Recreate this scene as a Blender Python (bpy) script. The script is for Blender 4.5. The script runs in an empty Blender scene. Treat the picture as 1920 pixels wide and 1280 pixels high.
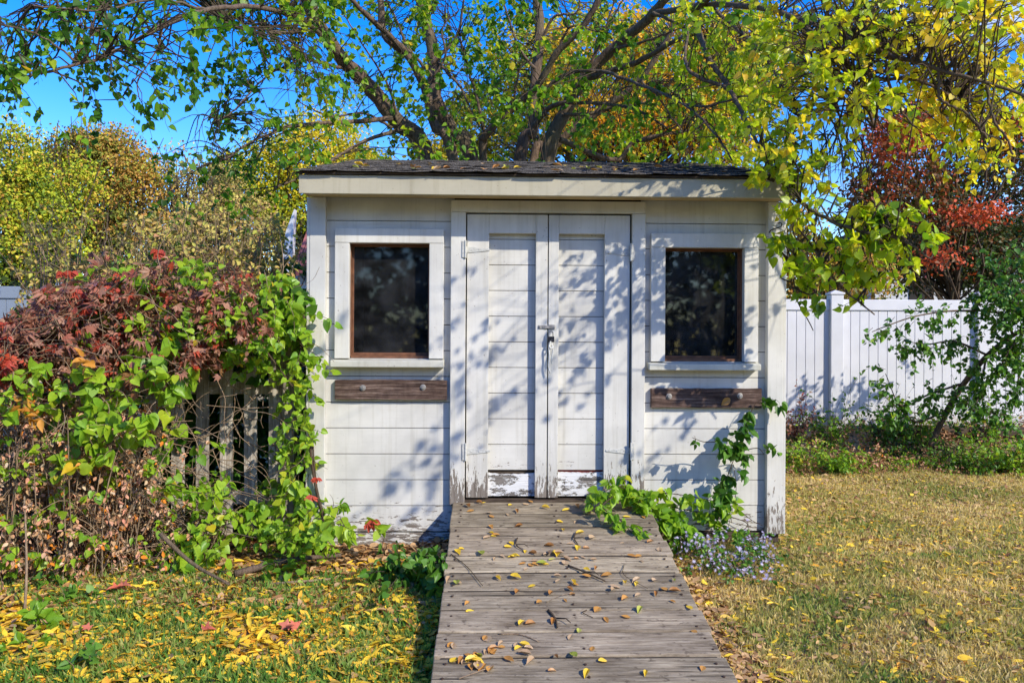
import bpy, bmesh, math, random
import numpy as np
from mathutils import Vector, Matrix
random.seed(7); rng = np.random.default_rng(7)
C = bpy.context.scene.collection
R = math.radians

# ------------------------------------------------------------------ camera, sky, sun, exposure
FPX = 1493.0; CAMZ = 1.37; ROLL = R(0.30)
cam = bpy.data.objects.new('camera', bpy.data.cameras.new('camera')); C.objects.link(cam)
cam.location = (0, 0, CAMZ); cam.rotation_euler = (R(90), -ROLL, 0)
cam.data.sensor_width = 36; cam.data.lens = 36*FPX/1920; cam.data.clip_end = 600
bpy.context.scene.camera = cam
YAW = R(1.57)
SUN = Vector((0.98*math.cos(YAW)+math.sin(YAW), 0.98*math.sin(YAW)-math.cos(YAW), 0.93)).normalized()
EL = math.asin(SUN.z); AZ = math.atan2(SUN.x, SUN.y)
w = bpy.data.worlds.new("World"); bpy.context.scene.world = w; w.use_nodes = True
nt = w.node_tree; nt.nodes.clear()
def wn(t): return nt.nodes.new(t)
sky = wn('ShaderNodeTexSky'); sky.sky_type = 'NISHITA'; sky.sun_disc = False
sky.sun_elevation = EL; sky.sun_rotation = AZ; sky.air_density = 1.0; sky.dust_density = 0.3; sky.ozone_density = 2.5
hs = wn('ShaderNodeHueSaturation'); hs.inputs['Hue'].default_value = 0.520; hs.inputs['Saturation'].default_value = 1.50; hs.inputs['Value'].default_value = 1.22
tc = wn('ShaderNodeTexCoord'); mp = wn('ShaderNodeMapping'); mp.inputs['Scale'].default_value = (1.2, 1.2, 3.4)
mp.inputs['Location'].default_value = (0.35, 0.2, 0.1)
nz = wn('ShaderNodeTexNoise'); nz.inputs['Scale'].default_value = 3.2; nz.inputs['Detail'].default_value = 9; nz.inputs['Roughness'].default_value = 0.62
cr = wn('ShaderNodeMapRange'); cr.inputs['From Min'].default_value = 0.47; cr.inputs['From Max'].default_value = 0.68
sx = wn('ShaderNodeSeparateXYZ'); mr = wn('ShaderNodeMapRange'); mr.inputs['From Min'].default_value = 0.33; mr.inputs['From Max'].default_value = 0.55
mu = wn('ShaderNodeMath'); mu.operation = 'MULTIPLY'
mx = wn('ShaderNodeMix'); mx.data_type = 'RGBA'; mx.inputs['B'].default_value = (4.2, 4.5, 5.0, 1)
bg = wn('ShaderNodeBackground'); bg.inputs['Strength'].default_value = 0.15; out = wn('ShaderNodeOutputWorld')
L = nt.links.new
L(sky.outputs[0], hs.inputs['Color']); L(tc.outputs['Generated'], mp.inputs['Vector']); L(mp.outputs[0], nz.inputs['Vector'])
L(nz.outputs[0], cr.inputs['Value']); L(tc.outputs['Generated'], sx.inputs[0]); L(sx.outputs['X'], mr.inputs['Value'])
L(cr.outputs[0], mu.inputs[0]); L(mr.outputs[0], mu.inputs[1]); L(mu.outputs[0], mx.inputs['Factor'])
L(hs.outputs[0], mx.inputs['A']); L(mx.outputs['Result'], bg.inputs['Color']); L(bg.outputs[0], out.inputs['Surface'])
sl = bpy.data.lights.new('sun', 'SUN'); sl.energy = 3.0; sl.angle = R(0.53); sl.color = (1.0, 0.92, 0.78)
so = bpy.data.objects.new('sun', sl); C.objects.link(so); so.rotation_euler = (-SUN).to_track_quat('-Z', 'Y').to_euler(); so.location = (8, -8, 9)
vs = bpy.context.scene.view_settings; vs.view_transform = 'Standard'; vs.look = 'None'; vs.exposure = 0.85; vs.gamma = 1.0

# ------------------------------------------------------------------ measuring helpers
def unroll(px, py):
    dx, dy = px-960.0, py-640.0; c, s = math.cos(ROLL), math.sin(ROLL)
    return c*dx+s*dy, -s*dx+c*dy
def W(px, py, Y):
    dx, dy = unroll(px, py)
    return np.array((dx/FPX*Y, Y, CAMZ-dy/FPX*Y))
SO = np.array(((1022-960)/FPX*5.33, 5.33, 0.0))          # shed origin: middle of the front, on the ground
U = np.array((math.cos(YAW), math.sin(YAW), 0)); NI = np.array((-math.sin(YAW), math.cos(YAW), 0))
def F(px, py, d=0.0):                                     # point on the shed front, d metres out from the siding
    dx, dy = unroll(px, py); r = np.array((dx/FPX, 1.0, -dy/FPX)); o = np.array((0, 0, CAMZ))
    p0 = SO - NI*d
    t = np.dot(p0-o, NI)/np.dot(r, NI); p = o+r*t
    return float(np.dot(p-SO, U)), float(p[2])
def FW(px, py, d=0.0):
    x, z = F(px, py, d); return SO+U*x-NI*d+np.array((0, 0, z))
def gz(x, y):
    x = np.asarray(x, float); y = np.asarray(y, float)
    z = -0.09*np.clip(5.0-y, 0, 5.5)
    def ss(a, b, v): t = np.clip((v-a)/(b-a), 0, 1); return t*t*(3-2*t)
    z = z + 0.30*ss(8.6, 9.55, y)*ss(0.6, 1.6, x)*(1-0.6*ss(20, 40, y))
    return z + 0.012*np.sin(x*3.1+y*1.7)+0.010*np.sin(x*7.3-y*5.1)

# ------------------------------------------------------------------ object helpers
def tag(o, label=None, cat=None, group=None, kind=None):
    if label: o['label'] = label
    if cat: o['category'] = cat
    if group: o['group'] = group
    if kind: o['kind'] = kind
    return o
def thing(name, label, cat, loc=(0, 0, 0), rz=0, group=None):
    o = bpy.data.objects.new(name, None); C.objects.link(o); o.location = loc; o.rotation_euler = (0, 0, rz)
    o.empty_display_size = 0.1
    return tag(o, label, cat, group)
def link(name, me, parent=None, label=None):
    o = bpy.data.objects.new(name, me); C.objects.link(o)
    if parent is not None: o.parent = parent
    if label: o['label'] = label
    return o
class MB:
    def __init__(s): s.bm = bmesh.new()
    def box(s, x0, x1, y0, y1, z0, z1, sh=None):
        vs = [s.bm.verts.new(v) for v in ((x0,y0,z0),(x1,y0,z0),(x1,y1,z0),(x0,y1,z0),(x0,y0,z1),(x1,y0,z1),(x1,y1,z1),(x0,y1,z1))]
        if sh:
            for v in vs: v.co = Vector(sh(v.co))
        for f in ((0,3,2,1),(4,5,6,7),(0,1,5,4),(1,2,6,5),(2,3,7,6),(3,0,4,7)): s.bm.faces.new([vs[i] for i in f])
        return vs
    def prism(s, pts, axis_from, axis_to):                # pts: list of (x,z), extruded in y
        a = [s.bm.verts.new((p[0], axis_from, p[1])) for p in pts]; b = [s.bm.verts.new((p[0], axis_to, p[1])) for p in pts]
        n = len(pts); s.bm.faces.new(a); s.bm.faces.new(b[::-1])
        for i in range(n): s.bm.faces.new((a[i], b[i], b[(i+1)%n], a[(i+1)%n]))
    def tube(s, pts, rad, sides=8, cap=True):
        pts = [Vector(p) for p in pts]
        if not hasattr(rad, '__len__'): rad = [rad]*len(pts)
        rings = []
        for i, p in enumerate(pts):
            d = (pts[min(i+1, len(pts)-1)]-pts[max(i-1, 0)]).normalized()
            u = d.cross(Vector((0.13, 0.21, 0.97))); u = u.normalized() if u.length > 1e-4 else Vector((1, 0, 0)); v = d.cross(u)
            rings.append([s.bm.verts.new(p+(u*math.cos(k*2*math.pi/sides)+v*math.sin(k*2*math.pi/sides))*rad[i]) for k in range(sides)])
        for a, b in zip(rings, rings[1:]):
            for k in range(sides): s.bm.faces.new((a[k], a[(k+1)%sides], b[(k+1)%sides], b[k]))
        if cap: s.bm.faces.new(rings[0][::-1]); s.bm.faces.new(rings[-1])
    def build(s, name, m, parent=None, bevel=0.0, smooth=False, label=None):
        bmesh.ops.recalc_face_normals(s.bm, faces=s.bm.faces)
        me = bpy.data.meshes.new(name); s.bm.to_mesh(me); s.bm.free(); me.materials.append(m)
        if smooth: me.polygons.foreach_set('use_smooth', [True]*len(me.polygons))
        o = link(name, me, parent, label)
        if bevel:
            b = o.modifiers.new('bevel', 'BEVEL'); b.width = bevel; b.segments = 2; b.limit_method = 'ANGLE'
        return o

def trimesh(name, V, T, m, parent=None, rnd=None, smooth=False, label=None):
    V = np.asarray(V, np.float32); T = np.asarray(T, np.int32)
    me = bpy.data.meshes.new(name); me.vertices.add(len(V)); me.vertices.foreach_set('co', V.ravel())
    me.loops.add(T.size); me.loops.foreach_set('vertex_index', T.ravel())
    k = T.shape[1]; me.polygons.add(len(T)); me.polygons.foreach_set('loop_start', np.arange(0, T.size, k, dtype=np.int32))
    if smooth: me.polygons.foreach_set('use_smooth', np.ones(len(T), bool))
    if rnd is not None:
        a = me.attributes.new('rnd', 'FLOAT', 'POINT'); a.data.foreach_set('value', np.asarray(rnd, np.float32))
    me.update(calc_edges=True); me.materials.append(m)
    return link(name, me, parent, label)

def half(out, zo):                                        # leaf outline -> folded two-sided template, x right, y to the tip
    mid = [(0, 0, 0), (0, .35, -.05), (0, .7, -.05), (0, 1, -.12)]
    V = list(mid); T = []
    for s in (-1, 1):
        b = len(V)
        for (x, y) in out: V.append((s*x, y, zo*x*1.2-.10*max(0, y-.5)))
        n = len(out); seq = [0]+[b+i for i in range(n)]+[3]
        # fan to midrib vertices
        def near(i):
            if i == 0: return 0
            if i == 3: return 3
            y = V[i][1]; return 1 if y < .52 else 2
        for i, j in zip(seq, seq[1:]):
            mi, mj = near(i), near(j)
            if i not in (0, 3) and j not in (0, 3):
                T.append((i, j, mj) if s > 0 else (j, i, mj))
                if mi != mj: T.append((i, mj, mi) if s > 0 else (mj, i, mi))
            elif i == 0: T.append((0, j, 1) if s > 0 else (j, 0, 1))
            else: T.append((i, 3, 2) if s > 0 else (3, i, 2))
    return np.array(V, float), np.array(T, int)
HEART = half([(.17, -.11), (.35, -.05), (.44, .12), (.44, .32), (.34, .56), (.17, .80)], .35)
OVAL = half([(.14, .08), (.27, .30), (.27, .52), (.14, .80)], .35)
LANCE = half([(.09, .12), (.15, .35), (.13, .65)], .9)
MAPLE = half([(.40, -.05), (.18, .18), (.52, .45), (.20, .50), (.10, .75)], .25)
def palm():
    V = []; T = []
    for k, (an, ln) in enumerate(((-70, .60), (-36, .85), (0, 1.0), (36, .85), (70, .60))):
        an = R(an); ux, uy = math.sin(an), math.cos(an); b = len(V)
        for (s_, t_, z_) in ((0, .04, 0), (.20, .50, .10), (0, 1, -.40), (-.20, .50, .10), (0, .5, -.06)):
            V.append(((ux*t_+uy*s_)*ln, (uy*t_-ux*s_)*ln, z_*ln))
        T += [(b, b+1, b+4), (b+1, b+2, b+4), (b+2, b+3, b+4), (b+3, b, b+4)]
    return np.array(V), np.array(T)
PALM = palm()
DIA = (np.array([(0, 0, 0), (.32, .5, .12), (0, 1, 0), (-.32, .5, .12)], float), np.array([(0, 1, 2), (0, 2, 3)]))
STAR = (np.array([(0, 0, .02)]+[((1 if k % 2 == 0 else .35)*math.cos(k*math.pi/7), (1 if k % 2 == 0 else .35)*math.sin(k*math.pi/7), .12 if k % 2 == 0 else 0) for k in range(14)], float),
        np.array([(0, 1+k, 1+(k+1) % 14) for k in range(14)]))
BLADE = (np.array([(-.5, 0, 0), (.5, 0, 0), (.3, .6, 0), (0, 1, .25)], float)*np.array((.09, 1, 1)), np.array([(0, 1, 2), (0, 2, 3)]))
def unit(a): return a/np.maximum(np.linalg.norm(a, axis=-1, keepdims=True), 1e-9)
SUNV = np.array(SUN)
class LC:                                                 # many leaves of one plant
    def __init__(s, tpl): s.tpl = tpl; s.P = []; s.D = []; s.N = []; s.S = []; s.r = []
    def add(s, P, D, N, S, r):
        s.P.append(np.atleast_2d(P)); s.D.append(np.atleast_2d(D)); s.N.append(np.atleast_2d(N)); s.S.append(np.atleast_1d(S)); s.r.append(np.atleast_1d(r))
    def count(s): return sum(len(p) for p in s.P)
    def build(s, name, m, parent=None, label=None, curl=(-.6, 2.2)):
        P, D, N, S, r = (np.concatenate(a) for a in (s.P, s.D, s.N, s.S, s.r))
        D = unit(D); N = unit(N-np.sum(N*D, 1, keepdims=True)*D); X = np.cross(D, N)
        V, T = s.tpl; n, k = len(P), len(V)
        curl = rng.uniform(curl[0], curl[1], n)
        A = P[:, None]+S[:, None, None]*(V[None, :, 0:1]*X[:, None]*rng.uniform(.8, 1.15, n)[:, None, None]+V[None, :, 1:2]*D[:, None]+(V[None, :, 2:3]*curl[:, None, None])*N[:, None])
        TT = T[None]+(np.arange(n)*k)[:, None, None]
        return trimesh(name, A.reshape(-1, 3), TT.reshape(-1, 3), m, parent, np.repeat(np.clip(r, 0, 1), k), label=label)
class TC:                                                 # many twigs of one plant
    def __init__(s): s.V = []; s.T = []; s.n = 0
    def tube(s, pts, rad, sides=5):
        pts = np.asarray(pts, float); rad = np.asarray(rad, float)*np.ones(len(pts))
        d = unit(np.gradient(pts, axis=0)); u = np.cross(d, (0.13, 0.31, 0.94)); u = unit(u); v = np.cross(d, u)
        a = np.arange(sides)*2*math.pi/sides
        ring = pts[:, None]+rad[:, None, None]*(u[:, None]*np.cos(a)[None, :, None]+v[:, None]*np.sin(a)[None, :, None])
        m = len(pts); i = np.arange(m-1)[:, None]*sides; k = np.arange(sides)[None]; k2 = (k+1) % sides
        q = np.stack([i+k, i+k2, i+sides+k2, i+sides+k], -1).reshape(-1, 4)+s.n
        s.V.append(ring.reshape(-1, 3)); s.T.append(q); s.n += m*sides
    def build(s, name, m, parent=None, label=None):
        return trimesh(name, np.concatenate(s.V), np.concatenate(s.T), m, parent, smooth=True, label=label)
def smooth(pts, n=6):
    P = np.asarray(pts, float); P = np.vstack([2*P[0]-P[1], P, 2*P[-1]-P[-2]]); o = []
    for i in range(1, len(P)-2):
        for t in np.linspace(0, 1, n, endpoint=False):
            a, b, c, d = P[i-1], P[i], P[i+1], P[i+2]
            o.append(.5*((2*b)+(c-a)*t+(2*a-5*b+4*c-d)*t*t+(3*b-a-3*c+d)*t**3))
    o.append(P[-2]); return np.array(o)
def rv(s=1.0): return rng.normal(0, s, 3)
def spray(lc, tc, p, d, length, nl, size, droop=.5, tone=.5, tv=.2, nup=.5, tr=.0025, seg=6):
    d = unit(np.asarray(d, float)); pts = [np.asarray(p, float)]
    for i in range(seg):
        d = unit(d+rv(.16)+np.array((0, 0, -droop/seg)))
        pts.append(pts[-1]+d*length/seg)
    pts = np.array(pts)
    if tc: tc.tube(pts, np.linspace(tr, tr*.35, len(pts)), 4)
    t = np.sort(rng.uniform(.12, 1, nl))*seg; i = np.minimum(t.astype(int), seg-1); f = (t-i)[:, None]
    P = pts[i]*(1-f)+pts[i+1]*f; ax = unit(pts[i+1]-pts[i])
    side = unit(np.cross(ax, rng.normal(0, 1, (nl, 3))))
    S = size*rng.uniform(.55, 1.15, nl)*(1-.25*t/seg)
    D = unit(side*.9+ax*.5+np.array((0, 0, -.55))*droop+rng.normal(0, .2, (nl, 3)))
    N = SUNV*nup+np.array((0, 0, nup*.7))+rng.normal(0, .55, (nl, 3))
    lc.add(P+side*S[:, None]*.18, D, N, S, tone+rng.normal(0, tv, nl))
    return pts
def cloud(lc, c, rad, ncl, per, cr, size, tone=.5, tv=.15, tcl=.15, shell=.45, zlow=None, flat=.7):
    v = unit(rng.normal(0, 1, (ncl, 3))); rr = rng.uniform(shell**3, 1, ncl)**(1/3)
    cc = np.asarray(c)+v*rr[:, None]*np.asarray(rad)
    bump = 1+.13*np.sin(v[:, 0]*7+c[0])*np.cos(v[:, 2]*6+c[1]); cc = np.asarray(c)+(cc-np.asarray(c))*bump[:, None]
    tn = tone+rng.normal(0, tcl, ncl)
    n = ncl*per; P = np.repeat(cc, per, 0)+rng.normal(0, 1, (n, 3))*cr*np.array((1, 1, flat)); o = unit(P-np.asarray(c))
    if zlow is not None:
        k = P[:, 2] > zlow; P = P[k]; o = o[k]; rp = np.repeat(tn, per)[k]; n = len(P)
    else: rp = np.repeat(tn, per)
    D = unit(rng.normal(0, 1, (n, 3))+o*.4+np.array((0, 0, -.3))); N = o*.5+SUNV*.3+rng.normal(0, .7, (n, 3))
    lc.add(P, D, N, size*rng.uniform(.6, 1.3, n), rp+rng.normal(0, tv, n))

# ------------------------------------------------------------------ materials
class NB:
    def __init__(s, name):
        s.m = bpy.data.materials.new(name); s.m.use_nodes = True; s.t = s.m.node_tree; s.b = s.t.nodes['Principled BSDF']; s.o = s.t.nodes['Material Output']
    def n(s, t, **k):
        x = s.t.nodes.new(t)
        for a, b in k.items():
            if a.startswith('i_'): x.inputs[a[2:].replace('_', ' ')].default_value = b
            else: setattr(x, a, b)
        return x
    def l(s, a, b): s.t.links.new(a, b)
    def coords(s, scale=(1, 1, 1), rot=(0, 0, 0)):
        c = s.n('ShaderNodeTexCoord'); m = s.n('ShaderNodeMapping'); m.inputs['Scale'].default_value = scale; m.inputs['Rotation'].default_value = rot
        s.l(c.outputs['Object'], m.inputs['Vector']); return m.outputs[0]
    def noise(s, vec, scale, detail=5, rough=.55):
        x = s.n('ShaderNodeTexNoise'); x.inputs['Scale'].default_value = scale; x.inputs['Detail'].default_value = detail; x.inputs['Roughness'].default_value = rough
        s.l(vec, x.inputs['Vector']); return x.outputs[0]
    def ramp(s, fac, stops, interp='LINEAR'):
        x = s.n('ShaderNodeValToRGB'); e = x.color_ramp.elements; x.color_ramp.interpolation = interp
        while len(e) < len(stops): e.new(.5)
        for q, (p, c) in zip(e, stops): q.position = p; q.color = (*c, 1) if len(c) == 3 else c
        s.l(fac, x.inputs[0]); return x.outputs[0]
    def mix(s, f, a, b, mode='MIX'):
        x = s.n('ShaderNodeMix', data_type='RGBA', blend_type=mode)
        for v, k in ((f, 'Factor'), (a, 'A'), (b, 'B')):
            if hasattr(v, 'links'): s.l(v, x.inputs[k])
            else: x.inputs[k].default_value = (*v, 1) if hasattr(v, '__len__') and len(v) == 3 else v
        return x.outputs['Result']
    def mathn(s, op, a, b=0.0, clamp=False):
        x = s.n('ShaderNodeMath', operation=op, use_clamp=clamp)
        for i, v in enumerate((a, b)):
            if hasattr(v, 'links'): s.l(v, x.inputs[i])
            else: x.inputs[i].default_value = v
        return x.outputs[0]
    def rng(s, v, a, b, c=0, d=1):
        x = s.n('ShaderNodeMapRange'); s.l(v, x.inputs['Value'])
        for k, q in (('From Min', a), ('From Max', b), ('To Min', c), ('To Max', d)): x.inputs[k].default_value = q
        return x.outputs[0]
    def bump(s, h, strength, dist=.01):
        x = s.n('ShaderNodeBump'); x.inputs['Strength'].default_value = strength; x.inputs['Distance'].default_value = dist
        s.l(h, x.inputs['Height']); s.l(x.outputs[0], s.b.inputs['Normal'])
    def col(s, c, rough=.6, spec=.3):
        if hasattr(c, 'links'): s.l(c, s.b.inputs['Base Color'])
        else: s.b.inputs['Base Color'].default_value = (*c, 1)
        if hasattr(rough, 'links'): s.l(rough, s.b.inputs['Roughness'])
        else: s.b.inputs['Roughness'].default_value = rough
        s.b.inputs['Specular IOR Level'].default_value = spec
def leafmat(name, cols, transl=.35, rough=.42, spec=.35, mottled=.25):
    q = NB(name); a = q.n('ShaderNodeAttribute', attribute_name='rnd')
    n = len(cols); c = q.ramp(a.outputs['Fac'], [(i/(n-1), k) for i, k in enumerate(cols)])
    nn = q.noise(q.coords(), 35, 3); c = q.mix(mottled, c, q.ramp(nn, [(.3, (.45, .42, .4)), (.7, (1.5, 1.45, 1.3))]), 'MULTIPLY')
    q.col(c, rough, spec)
    tr = q.n('ShaderNodeBsdfTranslucent'); c2 = q.mix(.5, c, (1.5, 1.5, .6), 'MULTIPLY'); q.l(c2, tr.inputs['Color'])
    ms = q.n('ShaderNodeMixShader'); ms.inputs[0].default_value = transl
    q.l(q.b.outputs[0], ms.inputs[1]); q.l(tr.outputs[0], ms.inputs[2]); q.l(ms.outputs[0], q.o.inputs['Surface'])
    return q.m
def paint(name, base=(.655, .640, .580), vertical=False, wear_z=.30, wear=.5, dirt=.25):
    # white paint, brushed and dirty, flaking off bare grey wood low down
    q = NB(name); sc = (60, 60, 2.2) if vertical else (2.2, 60, 60)
    v = q.coords(); g = q.noise(q.coords(sc), 2.0, 6, .65); big = q.noise(v, 3.0, 5); fine = q.noise(q.coords((22, 22, 5) if vertical else (5, 22, 22)), 2.4, 8, .7)
    sx = q.n('ShaderNodeSeparateXYZ'); q.l(v, sx.inputs[0])
    zf = q.rng(sx.outputs['Z'], wear_z+.30, wear_z-.10, 0, 1)
    m = q.mathn('ADD', fine, q.mathn('MULTIPLY', zf, wear*.36)); m = q.mathn('ADD', m, q.mathn('MULTIPLY', big, .14))
    mask = q.rng(m, .79, .82)
    wood = q.ramp(g, [(.25, (.05, .04, .03)), (.5, (.19, .16, .13)), (.8, (.36, .32, .27))])
    d = q.ramp(big, [(.3, tuple(x*(1-dirt) for x in base)), (.62, base)]); d = q.mix(dirt*.55, d, q.ramp(g, [(.30, (.62, .60, .54)), (.5, (1, 1, 1))]), 'MULTIPLY')
    crack = q.rng(q.noise(q.coords((90, 90, 3) if vertical else (3, 90, 90)), 1.3, 3, .5), .72, .76, 0, .35)
    d = q.mix(crack, d, (.20, .18, .15))
    dr = q.noise(q.coords((16, 16, .7)), 1.6, 5, .6); d = q.mix(q.rng(dr, .52, .74, 0, .42), d, (.60, .57, .47), 'MULTIPLY')
    sp = q.noise(q.coords((1, 1, 1)), 75, 2, .4); d = q.mix(q.rng(sp, .73, .76, 0, .6), d, (.16, .12, .09))
    q.col(q.mix(mask, d, wood), q.rng(mask, 0, 1, .45, .85), .35)
    h = q.mathn('SUBTRACT', q.mathn('MULTIPLY', g, .25), q.mathn('MULTIPLY', mask, .8)); q.bump(h, .45, .004)
    return q.m
def plain(name, c, rough=.6, var=.2, scale=12, metal=0, spec=.3):
    q = NB(name); n = q.noise(q.coords(), scale, 6)
    q.col(q.ramp(n, [(.3, tuple(x*(1-var) for x in c)), (.7, tuple(min(1, x*(1+var)) for x in c))]), rough, spec)
    q.b.inputs['Metallic'].default_value = metal; q.bump(n, .15, .004); return q.m
def barkmat(name, a, b):
    q = NB(name); n = q.noise(q.coords((14, 14, 4)), 3, 7, .7); n2 = q.noise(q.coords(), 1.6, 4)
    c = q.ramp(n, [(.3, a), (.7, b)]); c = q.mix(q.rng(n2, .5, .75, 0, .5), c, (.10, .11, .05)); q.col(c, .9, .15); q.bump(n, .8, .02); return q.m
def greywood(name, c0, c1, c2, axis='x'):
    q = NB(name); sc = {'x': (1.6, 45, 45), 'z': (45, 45, 1.6)}[axis]
    g = q.noise(q.coords(sc), 2.2, 8, .7); b = q.noise(q.coords((3, 9, 9) if axis == 'x' else (9, 9, 3)), 1.7, 5); v = q.noise(q.coords(), 30, 4)
    c = q.ramp(g, [(.30, c0), (.50, c1), (.72, c2)]); c = q.mix(.75, c, q.ramp(b, [(.3, (.52, .48, .44)), (.5, (.95, .93, .9)), (.72, (1.5, 1.48, 1.45))]), 'MULTIPLY')
    c = q.mix(.4, c, q.ramp(v, [(.35, (.5, .5, .5)), (.6, (1.2, 1.2, 1.2))]), 'MULTIPLY')
    a = q.n('ShaderNodeAttribute', attribute_name='rnd'); c = q.mix(1, c, q.ramp(a.outputs['Fac'], [(0, (.72, .70, .68)), (1, (1.25, 1.22, 1.2))]), 'MULTIPLY')
    q.col(c, .9, .15); q.bump(q.mathn('ADD', g, q.mathn('MULTIPLY', b, .5)), .7, .006); return q.m

DG = (.020, .070, .008); MG = (.055, .150, .012); LG = (.14, .27, .018); YG = (.30, .38, .02); YE = (.62, .43, .02); GO = (.62, .30, .02); OR = (.50, .17, .02)
BR = (.16, .07, .03); MA = (.13, .022, .018); RE = (.50, .035, .02); TA = (.38, .24, .12); PK = (.42, .19, .13)
M = {}
M['green'] = leafmat('leaf green', [(.035, .10, .01), (.06, .17, .014), (.10, .25, .018), (.18, .36, .02), (.30, .46, .02), (.50, .55, .02), (.72, .45, .02)], .5)
M['lime'] = leafmat('leaf yellow green', [(.14, .28, .015), (.26, .42, .02), (.38, .52, .02), (.50, .60, .02), (.66, .66, .03), (.82, .66, .04), (.85, .56, .04)], .55, .33, .5)
M['vine'] = leafmat('vine green', [(.05, .13, .015), (.12, .27, .02), (.19, .37, .025), (.26, .44, .03), (.34, .50, .03), (.42, .50, .03), YE], .4, .4, .4)
M['shrub'] = leafmat('shrub green', [tuple(min(.9, v*1.25) for v in c) for c in [DG, MG, MG, (.09, .20, .03), LG, LG, YG]], .3)
M['creeper'] = leafmat('creeper red', [(.30,.15,.05), (.26, .10, .06), (.36, .15, .10), (.46, .26, .17), (.20,.05,.035), (.40, .18, .12), (.50, .28, .19), (.42, .05, .03), (.55, .10, .05)], .35, .5)
M['dead'] = leafmat('dead leaves', [tuple(min(.9, v*1.4) for v in c) for c in [(.10, .05, .025), BR, (.24, .13, .07), TA, PK, (.45, .36, .24), OR]], .15, .7, .15)
M['litter'] = leafmat('fallen leaves', [tuple(min(.9, v*1.15) for v in c) for c in [BR, (.26, .12, .03), TA, (.50, .30, .06), YE, (.72, .50, .05), (.80, .55, .04), (.75, .36, .04)]], .15, .5, .3)
M['litterbrown'] = leafmat('fallen brown leaves', [tuple(min(.9, v*1.3) for v in c) for c in [(.10, .05, .02), BR, (.30, .16, .06), TA, TA, (.5, .32, .12), YE, (.7, .5, .05)]], .1, .6, .25)
M['conifer'] = leafmat('conifer yellow', [tuple(min(.9, v*1.25) for v in c) for c in [(.05, .09, .02), (.12, .20, .025), (.26, .34, .03), (.42, .46, .03), (.50, .42, .04), (.40, .20, .04), (.60, .52, .06)]], .2, .6, .15)
M['rust'] = leafmat('rusty tree', [tuple(min(.9, v*1.3) for v in c) for c in [(.06, .09, .02), (.13, .17, .03), (.26, .28, .04), (.34, .20, .05), (.42, .20, .05), (.36, .36, .05), (.5, .28, .06)]], .2, .6, .15)
M['tan'] = leafmat('thin tan tree', [tuple(min(.9, v*1.2) for v in c) for c in [(.09, .10, .03), (.22, .22, .06), (.38, .34, .09), (.44, .28, .10), (.38, .40, .07), (.42, .22, .12), (.55, .46, .12)]], .2, .6, .15)
M['yellow'] = leafmat('yellow tree', [tuple(min(.9, v*1.15) for v in c) for c in [(.10, .16, .02), (.28, .30, .02), (.50, .42, .02), (.60, .42, .02), (.66, .38, .02), GO]], .3, .5)
M['golden'] = leafmat('golden green tree', [tuple(min(.9, v*1.15) for v in c) for c in [(.06, .12, .015), (.14, .22, .02), (.30, .36, .02), (.46, .46, .02), (.58, .48, .02), (.66, .44, .02)]], .3, .5)
M['maple'] = leafmat('red maple', [(.025, .05, .012), (.05, .085, .018), (.085, .10, .02), (.13, .085, .02), (.22, .08, .025), (.34, .08, .025), (.46, .085, .025), (.62, .10, .03)], .25, .5)
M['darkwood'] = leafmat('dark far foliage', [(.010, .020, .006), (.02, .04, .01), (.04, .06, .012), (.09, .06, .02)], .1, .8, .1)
M['grass'] = leafmat('grass', [(.10, .24, .035), (.20, .32, .06), (.38, .385, .11), (.61, .485, .18), (.82, .645, .31)], .35, .6, .2)
M['aster'] = leafmat('aster petals', [(.42, .38, .62), (.58, .52, .78), (.70, .66, .85)], .3, .6, .2)
M['bark'] = barkmat('bark', (.05, .034, .025), (.23, .16, .11))
M['twig'] = barkmat('twig', (.04, .028, .02), (.13, .09, .06))
M['straw'] = barkmat('dry stems', (.16, .10, .06), (.42, .31, .20))
M['siding'] = paint('white siding paint', wear_z=.16, wear=.70)
M['trim'] = paint('white trim paint', vertical=True, wear_z=.28, wear=.75)
M['doorpaint'] = paint('white door paint', vertical=True, wear_z=.42, wear=.9)
M['doorboard'] = paint('white door board paint', wear_z=.42, wear=.75)
M['hpaint'] = paint('white sill paint', base=(.60, .59, .50), wear_z=-2, wear=0, dirt=.35)
M['cream'] = paint('cream fascia paint', base=(.46, .42, .30), wear_z=-2, wear=0, dirt=.18)
M['rawwood'] = plain('brown window wood', (.17, .075, .038), .7, .35, 25)
M['plank'] = greywood('dark plank wood', (.03, .020, .018), (.13, .085, .070), (.40, .31, .26))
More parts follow.
